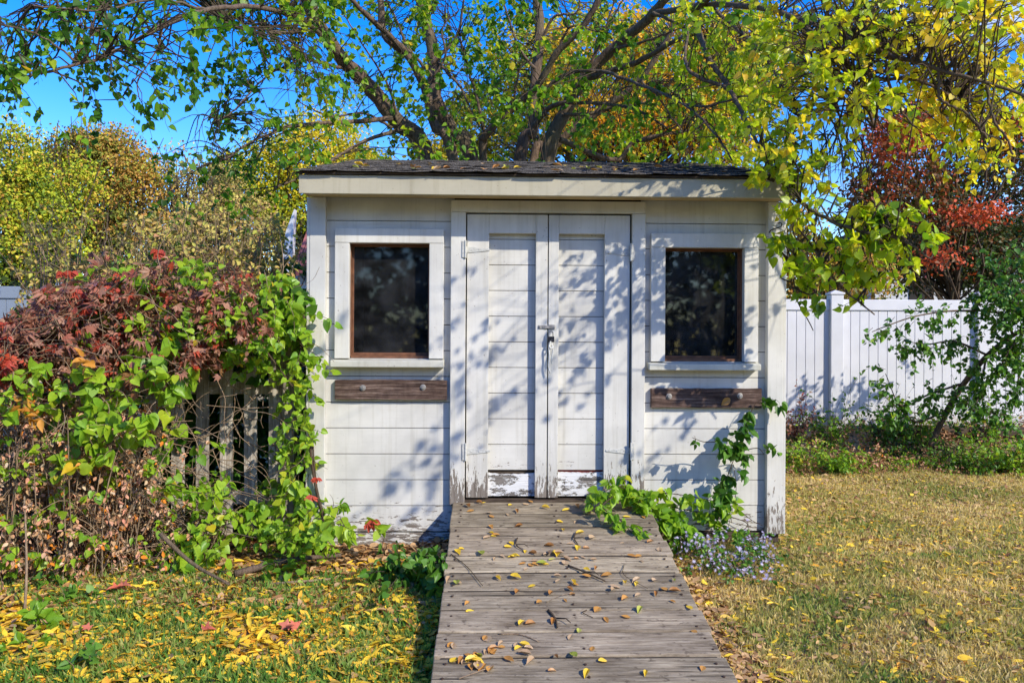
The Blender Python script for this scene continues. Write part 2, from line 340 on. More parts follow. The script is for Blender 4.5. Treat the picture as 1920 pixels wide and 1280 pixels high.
def rampwood():
    q = NB('grey ramp wood'); a_ = q.n('ShaderNodeAttribute', attribute_name='rnd'); c0 = q.n('ShaderNodeTexCoord'); ad = q.n('ShaderNodeVectorMath', operation='ADD'); q.l(c0.outputs['Object'], ad.inputs[0])
    cx = q.n('ShaderNodeCombineXYZ'); q.l(q.mathn('MULTIPLY', a_.outputs['Fac'], 37.0), cx.inputs['X']); q.l(cx.outputs[0], ad.inputs[1])
    def mp_(sc): m = q.n('ShaderNodeMapping'); m.inputs['Scale'].default_value = sc; q.l(ad.outputs[0], m.inputs['Vector']); return m.outputs[0]
    g = q.noise(mp_((2.5, 38, 10)), 2.0, 9, .72); b = q.noise(mp_((2.2, 6, 6)), 1.6, 6, .6); sp = q.noise(mp_((12, 22, 22)), 1.8, 4, .6); cr_ = q.noise(mp_((1.1, 30, 10)), 1.7, 2, .4)
    c = q.ramp(g, [(.28, (.13, .105, .07)), (.5, (.30, .25, .18)), (.74, (.52, .46, .35))])
    c = q.mix(.9, c, q.ramp(b, [(.28, (.50, .46, .42)), (.5, (.95, .94, .92)), (.72, (1.45, 1.42, 1.36))]), 'MULTIPLY')
    c = q.mix(q.rng(sp, .58, .68, 0, .75), c, (.08, .06, .045)); c = q.mix(q.rng(cr_, .66, .68, 0, .8), c, (.035, .028, .022))
    c = q.mix(1, c, q.ramp(a_.outputs['Fac'], [(0, (.78, .77, .74)), (.5, (1, .97, .96)), (1, (1.22, 1.2, 1.14))]), 'MULTIPLY')
    q.col(c, .9, .12); q.bump(q.mathn('ADD', g, b), .8, .008); return q.m
M['ramp'] = rampwood()
M['picket'] = greywood('worn picket paint', (.15, .125, .10), (.42, .39, .34), (.64, .61, .55), 'z')
M['log'] = greywood('old timber', (.03, .02, .015), (.10, .075, .055), (.2, .16, .12))
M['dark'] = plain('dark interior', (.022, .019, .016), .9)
M['steel'] = plain('weathered steel', (.35, .33, .30), .5, .3, 40, .7)
M['blacksteel'] = plain('dark lock steel', (.05, .05, .055), .4, .3, 40, .8)
M['hingepaint'] = plain('painted hinge', (.5, .5, .46), .5, .2, 60)
M['cloth'] = plain('pale cord', (.60, .60, .55), .9, .2, 60)
def vinylmat():
    q = NB('white vinyl'); v = q.coords(); n = q.noise(v, 3, 5); f = q.noise(q.coords((9, 9, 2)), 3, 6, .7); sx_ = q.n('ShaderNodeSeparateXYZ'); q.l(v, sx_.inputs[0])
    z = q.rng(sx_.outputs['Z'], .85, .30, 0, .5); m = q.rng(q.mathn('ADD', f, z), .72, 1.05, 0, .55)
    c = q.ramp(n, [(.3, (.58, .58, .59)), (.7, (.66, .66, .67))]); c = q.mix(m, c, (.30, .27, .19)); c = q.mix(q.rng(f, .62, .78, 0, .25), c, (.36, .38, .30))
    q.col(c, .42, .3); return q.m
M['vinyl'] = vinylmat()
M['shadevinyl'] = plain('vinyl shade tone', (.22, .26, .31), .5, .05, 2)  # pale fence: its shade is put into this bluish grey base
M['soffit'] = plain('soffit boards', (.50, .38, .22), .8, .2, 8)
M['redroof'] = plain('red roof shingles', (.30, .10, .09), .8, .3, 14)
M['housewhite'] = plain('white house siding', (.60, .62, .64), .7, .06, 3)
M['darkmetal'] = plain('black cable', (.02, .02, .02), .6)
def shingle():
    q = NB('asphalt shingles'); v = q.coords(); n = q.noise(v, 220, 3); b = q.noise(v, 5, 5)
    c = q.ramp(n, [(.3, (.02, .018, .016)), (.5, (.09, .082, .075)), (.72, (.28, .26, .24))]); c = q.mix(.6, c, q.ramp(b, [(.35, (.5, .5, .5)), (.65, (1.3, 1.25, 1.15))]), 'MULTIPLY')
    q.col(c, .9, .2); q.bump(n, .6, .003); return q.m
M['shingle'] = shingle()
def glass():
    q = NB('dusty window glass'); v = q.coords(); n = q.noise(v, 6, 7, .65); sp = q.noise(q.coords((3, 3, 1)), 60, 2)
    tr = q.n('ShaderNodeBsdfTransparent'); tr.inputs[0].default_value = (.62, .66, .68, 1)
    gl = q.n('ShaderNodeBsdfGlossy'); gl.inputs['Roughness'].default_value = .03
    df = q.n('ShaderNodeBsdfDiffuse'); df.inputs[0].default_value = (.34, .35, .36, 1)
    fr = q.n('ShaderNodeFresnel'); fr.inputs[0].default_value = 1.45
    m1 = q.n('ShaderNodeMixShader'); m2 = q.n('ShaderNodeMixShader')
    dust = q.mathn('ADD', q.rng(n, .35, .75, .012, .10), q.rng(sp, .74, .80, 0, .30))
    q.l(dust, m1.inputs[0]); q.l(tr.outputs[0], m1.inputs[1]); q.l(df.outputs[0], m1.inputs[2])
    q.l(fr.outputs[0], m2.inputs[0]); q.l(m1.outputs[0], m2.inputs[1]); q.l(gl.outputs[0], m2.inputs[2]); q.l(m2.outputs[0], q.o.inputs['Surface'])
    return q.m
M['glass'] = glass()
M['jointdark'] = plain('dark joint tone', (.035, .026, .018), .95, .4, 60)  # near-black tone for the strips that darken the ramp joints
def groundmat():
    q = NB('lawn earth and dry grass'); v = q.coords(); a = q.noise(v, 1.3, 6); b = q.noise(v, 26, 6, .7); c3 = q.noise(v, 7, 5)
    c = q.ramp(b, [(.30, (.10, .075, .04)), (.5, (.32, .25, .14)), (.72, (.56, .45, .28))])
    c = q.mix(q.rng(a, .42, .62, 0, .55), c, q.ramp(c3, [(.35, (.05, .08, .018)), (.65, (.16, .17, .045))]))
    q.col(c, .95, .1); q.bump(b, .8, .02); return q.m
M['ground'] = groundmat()

# ------------------------------------------------------------------ ground
xs = np.unique(np.concatenate([[-200, -120, -70, -40, -25, -15, -10], np.arange(-7, 8.01, .1), [10, 15, 25, 40, 70, 120, 200]]))
ys = np.unique(np.concatenate([[-60, -30, -12, -5, -2], np.arange(-1, 13.01, .1), [15, 20, 30, 50, 90, 150, 260]]))
XX, YY = np.meshgrid(xs, ys); ZZ = gz(XX, YY)
V = np.stack([XX, YY, ZZ], -1).reshape(-1, 3); nx = len(xs)
ii = (np.arange(len(ys)-1)[:, None]*nx+np.arange(nx-1)[None]).ravel()
tag(trimesh('ground', V, np.stack([ii, ii+1, ii+nx+1, ii+nx], -1), M['ground'], smooth=True), kind='structure')

# ------------------------------------------------------------------ the shed
shed = thing('garden_shed', 'small weathered white wooden shed with double doors and two dark windows under a shingled roof', 'shed', tuple(SO), YAW)
xL, xR = F(583, 700)[0], F(1463, 700)[0]
zb = F(1022, 995)[1]; PITCH = 48.2/280
FT = F(1022, 367, .30)[1]; FTT = F(1022, 332, .30)[1]           # fascia bottom and top
CT = .05                                                       # thickness of casings and corner boards
DEPTH = 1.95; SL = .255
def roofz(y): return FTT+.004+SL*(y+.30)
# window openings and door opening in local metres
def rect(px0, py0, px1, py1, d=0.0):
    a = F(px0, py0, d); b = F(px1, py1, d); return a[0], b[0], b[1], a[1]
wins = [rect(655, 455, 804, 669, CT), rect(1248, 464, 1395, 675, CT)]
dx0, dx1 = F(874, 650, .02)[0], F(1181, 650, .02)[0]; dz0, dz1 = F(1022, 936, .02)[1], F(1022, 402, .02)[1]
dm = F(1027, 650, .02)[0]
cornL = F(609, 700, CT)[0]; cornR = F(1439, 700, CT)[0]
casL = F(844, 700, CT)[0]; casR = F(1209, 700, CT)[0]
def cut(r, holes):
    rs = [r]
    for h in holes:
        o = []
        for (a, b, c, d) in rs:
            if b <= h[0] or a >= h[1] or d <= h[2] or c >= h[3]: o.append((a, b, c, d)); continue
            if a < h[0]: o.append((a, h[0], c, d))
            if b > h[1]: o.append((h[1], b, c, d))
            a2, b2 = max(a, h[0]), min(b, h[1])
            if c < h[2]: o.append((a2, b2, c, h[2]))
            if d > h[3]: o.append((a2, b2, h[3], d))
        rs = o
    return rs
TOPW = FT+.03
for (a, b) in ((cornL-.02, casL+.02), (casR-.02, cornR+.02)):
    z = zb; s = MB()
    while z < TOPW:
        off = random.uniform(-.0015, .0015); z1 = min(z+PITCH-.0045, TOPW)
        for r in cut((a, b, z, z1), [(w_[0]-.012, w_[1]+.012, w_[2]-.012, w_[3]+.012) for w_ in wins]):
            if r[1]-r[0] > .002 and r[3]-r[2] > .002: s.box(r[0], r[1], off, .019, r[2], r[3])
        z += PITCH
    s.build('siding', M['siding'], shed, .0015)
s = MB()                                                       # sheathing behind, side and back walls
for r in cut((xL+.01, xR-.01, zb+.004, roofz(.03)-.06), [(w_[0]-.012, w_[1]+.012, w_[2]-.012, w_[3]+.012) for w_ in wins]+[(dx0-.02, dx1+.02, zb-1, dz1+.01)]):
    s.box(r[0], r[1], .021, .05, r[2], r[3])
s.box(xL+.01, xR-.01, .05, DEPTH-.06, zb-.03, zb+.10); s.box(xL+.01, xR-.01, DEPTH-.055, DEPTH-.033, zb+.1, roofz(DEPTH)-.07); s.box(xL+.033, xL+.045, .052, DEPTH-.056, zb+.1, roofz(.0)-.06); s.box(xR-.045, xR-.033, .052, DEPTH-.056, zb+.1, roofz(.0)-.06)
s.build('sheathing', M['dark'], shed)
for x0, x1 in ((xL, xL+.03), (xR-.03, xR)):
    s = MB(); z = zb
    k = 0
    while z < roofz(DEPTH)-.1:
        z1 = z+PITCH-.005
        y0, y1 = .051, DEPTH-.03
        def top(y): return roofz(y)-.055
        if z1 < top(y0): s.box(x0, x1, y0, y1, z, z1)
        else:
            ya = max(y0, (z+.055-FTT-.004)/SL-.30)
            if ya < y1-.05: s.prism([(0, 0)], 0, 0) if False else None
            yb_ = min(max(ya, (z1+.055-FTT-.004)/SL-.30), y1)
            if ya < y1:
                vs_ = s.box(x0, x1, ya, y1, z, min(z1, top(y1)))
                for v in vs_:
                    if v.co.z > z+.001: v.co.z = min(v.co.z, max(top(v.co.y), z+.002))
        z += PITCH
    s.build('side_wall', M['siding'], shed)
s = MB(); z = zb
while z < roofz(DEPTH)-.10: s.box(xL, xR, DEPTH-.029, DEPTH, z, min(z+PITCH-.005, roofz(DEPTH)-.06)); z += PITCH
s.build('back_wall', M['siding'], shed)
for (a, b, nm) in ((xL-.002, cornL, 'corner_board'), (cornR, xR+.002, 'corner_board')):
    s = MB(); s.box(a, b, -CT, .0, zb-.01, FT+.0215); s.build(nm, M['trim'], shed, .003)
for (a, b) in ((xL-.022, xL-.002), (xR+.002, xR+.022)):
    s = MB(); s.box(a, b, -CT+.004, .05, zb-.01, FT+.0215); s.build('corner_board', M['trim'], shed, .003)
# skirt below siding
s = MB(); s.box(xL+.02, F(848, 1000)[0], .003, .03, -.03, zb-.010); s.build('skirt_board', M['siding'], shed, .002)
s = MB(); s.box(F(1210, 1000)[0], xR-.01, -.012, .03, zb-.075, zb-.008); s.build('sill_beam', M['log'], shed, .004)
# roof: fascia, soffit, deck, shingles
s = MB(); s.box(xL-.015, xR+.02, -.300, -.275, FT, FTT); o = s.build('fascia_board', M['cream'], shed, .003)
s = MB(); s.box(xL-.01, xR+.012, -.2745, -.0505, FT+.022, FT+.036); s.build('soffit', M['soffit'], shed)
for xx in (xL-.015, xR-.005):
    s = MB(); s.prism([(0, 0)]*0 or [(xx, 0), (xx+.022, 0)], 0, 0) if False else None
    a = s.bm.verts
    P_ = [(-.272, FT+.04), (-.272, roofz(-.272)-.012), (DEPTH+.15, roofz(DEPTH+.15)-.012), (DEPTH+.15, roofz(DEPTH+.15)-.14), (-.05, FT+.04)]
    A = [a.new((xx, p[0], p[1])) for p in P_]; B = [a.new((xx+.022, p[0], p[1])) for p in P_]
    s.bm.faces.new(A); s.bm.faces.new(B[::-1])
    for i in range(5): s.bm.faces.new((A[i], B[i], B[(i+1) % 5], A[(i+1) % 5]))
    s.build('rake_board', M['cream'], shed)
s = MB(); s.box(xL-.03, xR+.035, -.315, DEPTH+.16, 0, .014, sh=lambda c: (c.x, c.y, roofz(c.y)+c.z)); s.build('roof_deck', M['log'], shed)
s = MB(); y = -.345; row = 0
while y < DEPTH+.05:
    x = xL-.045-(row % 2)*.14
    while x < xR+.045:
        wd = random.uniform(.26, .31); x0 = max(x, xL-.045+random.uniform(-.006, .006)); x1 = min(x+wd-.006, xR+.05+random.uniform(-.008, .008)); cu = random.uniform(0, .006); cu2 = random.uniform(0, .009)
        if x1-x0 > .02:
            yy = y+random.uniform(-.008, .008)
            n = 4
            lo = [[], []]; hi = [[], []]
            for i in range(n+1):
                xx = x0+(x1-x0)*i/n; e = abs(i/n-.5)*2
                lift = cu+cu2*e*e+random.uniform(0, .003)
                for k, (yp, base) in enumerate(((yy, .0235+.0), (yy+.30, .0165))):
                    zz = roofz(yp)+base+(lift if k == 0 else 0)
                    lo[k].append(s.bm.verts.new((xx, yp, zz-.005))); hi[k].append(s.bm.verts.new((xx, yp, zz)))
            for i in range(n):
                s.bm.faces.new((hi[0][i], hi[0][i+1], hi[1][i+1], hi[1][i])); s.bm.faces.new((lo[0][i+1], lo[0][i], lo[1][i], lo[1][i+1]))
                s.bm.faces.new((lo[0][i], lo[0][i+1], hi[0][i+1], hi[0][i]))
            s.bm.faces.new((lo[0][0], hi[0][0], hi[1][0], lo[1][0])); s.bm.faces.new((hi[0][n], lo[0][n], lo[1][n], hi[1][n]))
        x += wd
    if row == 0: y += .035
    elif row == 1: y += .05
    else: y += .14
    row += 1
s.build('shingles', M['shingle'], shed)
# windows
for i, (x0, x1, z0, z1) in enumerate(wins):
    wn_ = MB(); cw = .095
    left = (i == 0)
    wn_.box(x0-cw, x0, -CT, -.0005, z0-.012, z1+.0); wn_.box(x1, x1+cw, -CT, -.0005, z0-.012, z1)
    wn_.box(x0-cw, x1+cw, -CT-.002, -.0005, z1+.001, z1+cw)
    wf = wn_.build('window', M['trim'], shed, .003)
    si = MB(); si.box(x0-cw-.018, x1+cw+.006, -.095, -.0005, z0-.068, z0-.014, sh=lambda c: (c.x, c.y, c.z-(.012 if c.y < -.05 and c.z > z0-.03 else 0)))
    si.build('sill', M['hpaint'], wf, .004)
    j = MB(); t = .018
    j.box(x0-.010, x0+.003, .0, .09, z0, z1); j.box(x1-.003, x1+.010, .0, .09, z0, z1); j.box(x0+.0035, x1-.0035, .0, .09, z1-.003, z1+.009); j.box(x0+.0035, x1-.0035, .0, .09, z0-.011, z0+.006)
    j.box(x0+.0035, x0+.014, .050, .07, z0+.0065, z1-.0035); j.box(x1-.014, x1-.0035, .050, .07, z0+.0065, z1-.0035)
    j.box(x0+.0145, x1-.0145, .050, .07, z1-.014, z1-.0035); j.box(x0+.0145, x1-.0145, .050, .07, z0+.0065, z0+.026)
    j.build('sash', M['rawwood'], wf, .002)
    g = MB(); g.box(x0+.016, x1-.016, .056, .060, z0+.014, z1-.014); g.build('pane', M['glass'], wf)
# doors
s = MB(); hz0, hz1 = dz1+.006, FT+.012
s.box(casL, dx0-.005, -CT, .019, dz0-.03, hz0); s.box(dx1+.008, casR, -CT, .019, dz0-.03, hz0); s.box(casL, casR, -CT-.002, .019, hz0+.001, hz1)
s.build('door_frame', M['doorpaint'], shed, .003)
def door(x0, x1, pl, pr, flip):
    rail = F(1022, 438, .02)[1]
    d = MB(); d.box(x0, pl, -.022, .018, dz0+.012, dz1-.003); d.box(pr, x1, -.022, .018, dz0+.012, dz1-.003)
    d.box(pl+.0005, pr-.0005, -.0215, .018, rail, dz1-.003)
    leaf = d.build('door', M['doorpaint'], shed, .0025)
    b = MB(); z = dz0+.19
    b.box(pl-.01, pr+.01, .036, .052, z, rail+.01) if False else None
    while z < rail+.01:
        o_ = random.uniform(-.0012, .0012); b.box(pl-.012, pr+.012, .030+o_, .046, z, min(z+PITCH-.004, rail+.02)); z += PITCH
    b.build('panel', M['doorboard'], leaf, .0015)
    # broken weathered bottom board, its top edge ragged
    b = MB(); n = 22; zt0 = dz0+.185
    pts = [(pr+.01, dz0+.016), (pl-.01, dz0+.016)] if True else None
    top = []
    for k in range(n+1):
        x = pl-.01+(pr-pl+.02)*k/n
        sag = (.020 if not flip else .010)
        top.append((x, zt0-sag*(.6+.5*math.sin(k/n*math.pi))-random.uniform(0, .006)))
    b.prism([(pl-.01, dz0+.016)]+top+[(pr+.01, dz0+.016)], .022, .044)
    b.build('bottom_board', M['doorrot'], leaf, .0)
    b = MB(); b.box(pl-.011, pr+.011, .047, .052, dz0+.012, zt0+.02); b.build('backing', M['redrot'] if flip else M['log'], leaf)
    return leaf
q = NB('rotten door paint'); g = q.noise(q.coords((4, 12, 9)), 2.2, 9, .8); mk = q.rng(g, .525, .545)
gg = q.noise(q.coords((3, 60, 60)), 2, 6); q.col(q.mix(mk, (.70, .70, .68), q.ramp(gg, [(.3, (.05, .045, .04)), (.7, (.27, .24, .21))])), .8, .2); q.bump(q.mathn('SUBTRACT', gg, mk), .8, .006); M['doorrot'] = q.m
M['redrot'] = plain('old red paint', (.20, .035, .025), .8, .4, 30)
x916 = F(916, 650, .02)[0]; x1003 = F(1004, 650, .02)[0]; x1047 = F(1047, 650, .02)[0]; x1133 = F(1133, 650, .02)[0]
doorL = door(dx0+.003, dm-.0035, x916, x1003, False); doorR = door(dm+.0035, dx1-.003, x1047, x1133, True)
s = MB(); s.box(casL+.02, casR-.02, -.045, .06, dz0-.03, dz0-.001); s.build('threshold', M['log'], shed, .003)
def hinge(px, py, leaf, sgn):
    x, z = F(px, py, .03); h = MB(); y0, y1 = -.0275, -.0225
    h.prism([(x+sgn*.004, z-.022), (x+sgn*.16, z-.006), (x+sgn*.165, z+.006), (x+sgn*.004, z+.022)], y0, y1)
    h.box(min(x-sgn*.022, x-sgn*.004), max(x-sgn*.022, x-sgn*.004), -CT-.007, -CT-.001, z-.055, z+.055)
    h.tube([(x, -.056, z-.058), (x, -.056, z+.058)], .0075, 8)
    for t in (.04, .09, .14): h.tube([(x+sgn*t, -.031, z), (x+sgn*t, -.027, z)], .004, 6)
    return h.build('hinge', M['hingepaint'], leaf, .001)
hinge(873, 468, doorL, 1); hinge(873, 846, doorL, 1); hinge(1182, 474, doorR, -1); hinge(1182, 845, doorR, -1)
hx, hz = F(1026, 613, .03); s = MB()
s.box(hx-.058, hx-.012, -.029, -.0225, hz-.011, hz+.012); s.box(hx-.014, hx+.052, -.034, -.029, hz-.009, hz+.010); s.box(hx+.012, hx+.050, -.029, -.0225, hz-.016, hz+.016)
for t in (-.048, -.024, .044): s.tube([(hx+t, -.038, hz), (hx+t, -.03, hz)], .004, 6)
s.build('hasp', M['steel'], doorL, .001, label='rusty hasp across the two doors')
lx, lz = F(1033, 634, .05); lk = thing('padlock', 'small dark padlock hanging from the rusty hasp between the shed doors', 'padlock', tuple(SO+U*lx-NI*.052+np.array((0, 0, lz-.022))), YAW)
s = MB(); s.box(-.022, .022, -.009, .009, -.004, .034); s.tube([(-.0, -.012, .012), (0, -.008, .012)], .006, 8); s.build('body', M['blacksteel'], lk, .004)
s = MB(); s.tube([(-.014, 0, .03)]+[(-.014*math.cos(a), 0, .052+.016*math.sin(a)) for a in np.linspace(0, math.pi, 9)]+[(.014, 0, .03)], .0038, 8); s.build('shackle', M['steel'], lk)
cd = thing('door_cord', 'pale knotted cord hanging below the padlock on the shed doors', 'cord', tuple(SO+U*lx-NI*.05+np.array((0, 0, lz-.03))), YAW)
s = MB(); s.tube(smooth([(-.002, -.008, .01), (-.014, -.012, -.03), (-.010, -.012, -.09), (-.016, -.01, -.15), (-.006, -.01, -.20)], 5), .0055, 7)
s.tube(smooth([(.004, -.004, .0), (.014, -.006, -.05), (.004, -.008, -.11), (.008, -.008, -.14)], 5), .005, 7)
s.tube(smooth([(-.014, -.012, -.02), (0, -.02, -.04), (.012, -.010, -.025), (0, -.006, -.012), (-.014, -.012, -.02)], 5), .005, 7)
s.build('strand', M['cloth'], cd, 0, True)
# dark planks with bolts
for (a, label, bolts) in (((628, 711, 838, 750), None, ((680, 727), (793, 726))), ((1221, 727, 1428, 765), None, ((1255, 743), (1388, 742)))):
    x0, x1, z0, z1 = rect(*a, .03); s = MB(); n = 14
    top = [(x0+(x1-x0)*k/n, z1-random.uniform(0, .004)) for k in range(n+1)]; bot = [(x1-(x1-x0)*k/n, z0+random.uniform(0, .004)) for k in range(n+1)]
    s.prism(top+bot, -.036, -.002); pk = s.build('plank', M['plank'], shed, .003)
    for (bx, by) in bolts:
        x, z = F(bx, by, .045); s = MB(); s.tube([(x, -.040, z), (x, -.0365, z)], .020, 14); s.tube([(x, -.050, z), (x, -.0405, z)], .012, 6); s.build('bolt', M['steel'], pk, .0015)
x, z = F(1443, 428, .06); s = MB()
s.tube(smooth([(x-.0, -.052, z-.03), (x+.01, -.06, z-.012), (x+.045, -.07, z+.0), (x+.072, -.08, z+.012), (x+.068, -.085, z+.032), (x+.046, -.08, z+.03)], 5), .0035, 6)
tag(s.build('hook', M['darkmetal'], shed, 0, True))

# ------------------------------------------------------------------ the ramp
rampt = thing('wooden_ramp', 'weathered grey plank ramp sloping down from the shed doors', 'ramp', tuple(SO+np.array((0, 0, 0))), YAW)
rx0 = F(850, 940, .02)[0]; rx1 = F(1208, 940, .02)[0]; rz = F(1022, 941, .06)[1]; rs = .176
def rampz(d): return rz-rs*(d-.06)
d = .058; k = 0
while d < 2.75:
    wd = .200; n = 10; j0 = random.uniform(-.006, .006); j1 = random.uniform(-.010, .010); zo = random.uniform(-.004, .004)
    mb = MB(); e = .014+random.uniform(0, .007); tw = random.uniform(-.003, .003)
    yf = [d+wd-e+random.uniform(-.002, .002) for _ in range(n+1)]
    for i in range(n):
        xa = rx0+j0+(rx1-rx0+j1-j0)*i/n; xb = rx0+j0+(rx1-rx0+j1-j0)*(i+1)/n
    vt = []
    for i in range(n+1):
        xx = rx0+j0+(rx1-rx0+j1-j0)*i/n; tz = zo+tw*(i/n-.5)
        vt.append([mb.bm.verts.new((xx, -dd, rampz(dd)+tz+dz_)) for dd, dz_ in ((d, 0), (yf[i], 0), (yf[i], -.036), (d, -.036))])
    for i in range(n):
        for q_ in range(4): mb.bm.faces.new((vt[i][q_], vt[i+1][q_], vt[i+1][(q_+1) % 4], vt[i][(q_+1) % 4]))
    mb.bm.faces.new(vt[0]); mb.bm.faces.new(vt[-1][::-1])
    o = mb.build('plank', M['ramp'], rampt, .006)
    a = o.data.attributes.new('rnd', 'FLOAT', 'POINT'); a.data.foreach_set('value', [random.random()]*len(o.data.vertices))
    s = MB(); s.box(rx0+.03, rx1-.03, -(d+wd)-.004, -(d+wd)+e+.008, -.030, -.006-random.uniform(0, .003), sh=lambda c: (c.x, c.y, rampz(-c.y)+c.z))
    s.build('joint_dark', M['jointdark'], rampt)  # dark strip added so the sunlit gap between planks reads as shaded
    d += wd; k += 1
dend = d
sb = MB(); sb.tube([(0, 0, -.004), (0, 0, .0018)], .0065, 8); s0 = sb.build('screw', plain('rusty screw head', (.05, .03, .022), .7, .4, 80), rampt)
planks = [o for o in rampt.children if o.name.startswith('plank')]; k = 0
for i, pl in enumerate(sorted(planks, key=lambda o: -sum(v.co.y for v in o.data.vertices)/len(o.data.vertices))):
    for xx in (rx0+.05, (rx0+rx1)/2+.02, rx1-.05):
        for t_ in (.05, .145):
            dd = .058+.2*i+t_+random.uniform(-.01, .01); o = s0 if k == 0 else s0.copy(); k += 1
            if o is not s0: C.objects.link(o)
            o.parent = pl; o.location = (xx+random.uniform(-.012, .012), -dd, rampz(dd)+.0045)
for xx in (rx0+.03, (rx0+rx1)/2, rx1-.07):
    s = MB(); s.box(xx, xx+.04, -dend+.03, -.07, -.125, -.040, sh=lambda c: (c.x, c.y, rampz(-c.y)+c.z)); s.build('joist', M['log'], rampt)
def ramp_pt(x, d, up=0): return SO+U*x-NI*d+np.array((0, 0, rampz(d)+up))

# ------------------------------------------------------------------ left picket fence
PF = 5.42
pf = thing('picket_fence', 'old flaking white picket fence buried in vines left of the shed', 'fence', (-1.4, PF, 0))
def add_rnd(o):
    a = o.data.attributes.new('rnd', 'FLOAT', 'POINT'); a.data.foreach_set('value', [random.random()]*len(o.data.vertices))
px = 515.0; k = 0
while px > -60:
    p = W(px, 1000, PF); x = p[0]+1.4; hh = 1.29+random.uniform(-.03, .03); ln = random.uniform(-.012, .012); wd = .043
    s = MB(); s.prism([(x-wd, .03), (x+wd, .03), (x+wd+ln, hh-.06), (x+wd*.4+ln, hh), (x-wd*.4+ln, hh), (x-wd+ln, hh-.06)], -.0, .019)
    add_rnd(s.build('picket', M['picket'], pf, .002)); px -= 45.5
s = MB(); s.box(W(515, 0, PF)[0]+1.46, W(557, 0, PF)[0]+1.40, -.02, .05, 0, 1.36); add_rnd(s.build('post', M['picket'], pf, .003))
for z in (.25, 1.0):
    s = MB(); s.box(W(-60, 0, PF)[0]+1.4, W(520, 0, PF)[0]+1.4, .021, .06, z, z+.085); add_rnd(s.build('rail', M['picket'], pf, .002))

# ------------------------------------------------------------------ vinyl fences
def vinyl(name, label, pa, pb, ztop, zbot, posts, mat, pitch=.115):
    a = np.array(pa, float); b = np.array(pb, float); Ld = np.linalg.norm(b-a); ang = math.atan2(b[1]-a[1], b[0]-a[0])
    t = thing(name, label, 'fence', (a[0], a[1], 0), ang)
    pw = .078
    for p in posts:
        s = MB(); s.box(p-pw, p+pw, -pw, pw, zbot-.35, ztop+.05); po = s.build('post', mat, t, .006)
        s = MB(); s.box(p-pw-.012, p+pw+.012, -pw-.012, pw+.012, ztop+.051, ztop+.075)
        v = [s.bm.verts.new(c) for c in ((p-pw, -pw, ztop+.0755), (p+pw, -pw, ztop+.0755), (p+pw, pw, ztop+.0755), (p-pw, pw, ztop+.0755), (p, 0, ztop+.11))]
        for i in range(4): s.bm.faces.new((v[i], v[(i+1) % 4], v[4]))
        s.bm.faces.new(v[:4][::-1])
        s.build('cap', mat, po, .002)
    for p0, p1 in zip(posts, posts[1:]):
        s = MB(); s.box(p0+pw, p1-pw, -.03, .03, ztop-.145, ztop-.01); s.build('rail', mat, t, .006); s = MB(); s.box(p0+pw, p1-pw, -.03, .03, zbot, zbot+.16); s.build('rail', mat, t, .006)
        s = MB(); x = p0+pw+.001
        while x < p1-pw-.01:
            x1 = min(x+pitch-.006, p1-pw-.001); s.box(x, x1, -.012, .012, zbot+.161, ztop-.146); s.box(x1, min(x1+.006, p1-pw), -.006, .006, zbot+.161, ztop-.146) if x1 < p1-pw-.02 else None
            x += pitch
        s.build('panel', mat, t, .003)
    return t
FY = 10.0
pzt = W(1562, 560, FY)[2]; pzb = W(1562, 797, FY)[2]
X1 = W(1565, 640, FY)[0]; X2 = W(1838, 640, FY)[0]; st = X2-X1
vinyl('vinyl_fence', 'white vinyl privacy fence with capped posts right of the shed', (X1-2*st, FY), (X1+4*st, FY-.02), pzt, pzb, [0, st, 2*st, 3*st, 4*st, 5*st], M['vinyl'])
gx = W(125, 640, 9)[0]
vinyl('vinyl_fence', 'shaded grey panel fence showing above the creeper at the left edge', (gx-6.3, 8.6), (gx, 9.0), W(60, 536, 9)[2], .2, [0, 2.1, 4.2, 6.3], M['shadevinyl'])
# ------------------------------------------------------------------ houses and cable
hs_ = thing('neighbour_house', 'white house with red shingled roof glimpsed between shed and trees', 'house', tuple(W(600, 640, 12.6)*np.array((1, 1, 0))))
def HX(px): return W(px, 0, 12.6)[0]-W(600, 640, 12.6)[0]
zt = W(0, 405, 12.6)[2]; ze = W(0, 500, 12.6)[2]
s = MB(); s.box(HX(545), HX(880), .3, 1.9, 0, ze+.1); s.build('wall', M['housewhite'], hs_)
s = MB(); a = s.bm.verts; pr = [(HX(552), -.0, ze), (HX(910), -.0, ze), (HX(910), 1.1, zt+.25), (HX(557), 1.1, zt+.25)]
A = [a.new(p) for p in pr]; B = [a.new((p[0], p[1], p[2]-.12)) for p in pr]; Cc = [a.new((HX(552), 2.2, ze)), a.new((HX(910), 2.2, ze))]
s.bm.faces.new(A); s.bm.faces.new(B[::-1]); s.bm.faces.new((A[0], A[1], B[1], B[0])); s.bm.faces.new((A[3], A[2], Cc[1], Cc[0]))
s.build('roof', M['redroof'], hs_)
s = MB(); s.prism([(HX(534), ze-.1), (HX(552), ze-.1), (HX(557), zt+.12), (HX(541), zt-.25)], -.10, 0.05); s.build('gable_trim', M['housewhite'], hs_)
h2 = thing('neighbour_house', 'pale grey house wall hidden behind the red maple', 'house', tuple(W(1755, 640, 26)*np.array((1, 1, 0))))
s = MB(); s.box(-2.0, 3.0, 0, 5, 0, W(0, 485, 26)[2]); s.build('wall', plain('pale house', (.45, .45, .44), .8, .05, 2), h2)
s = MB(); s.box(-.9, -.1, -.03, -.002, 1.6, W(0, 512, 26)[2]); wf = s.build('window', M['dark'], h2)
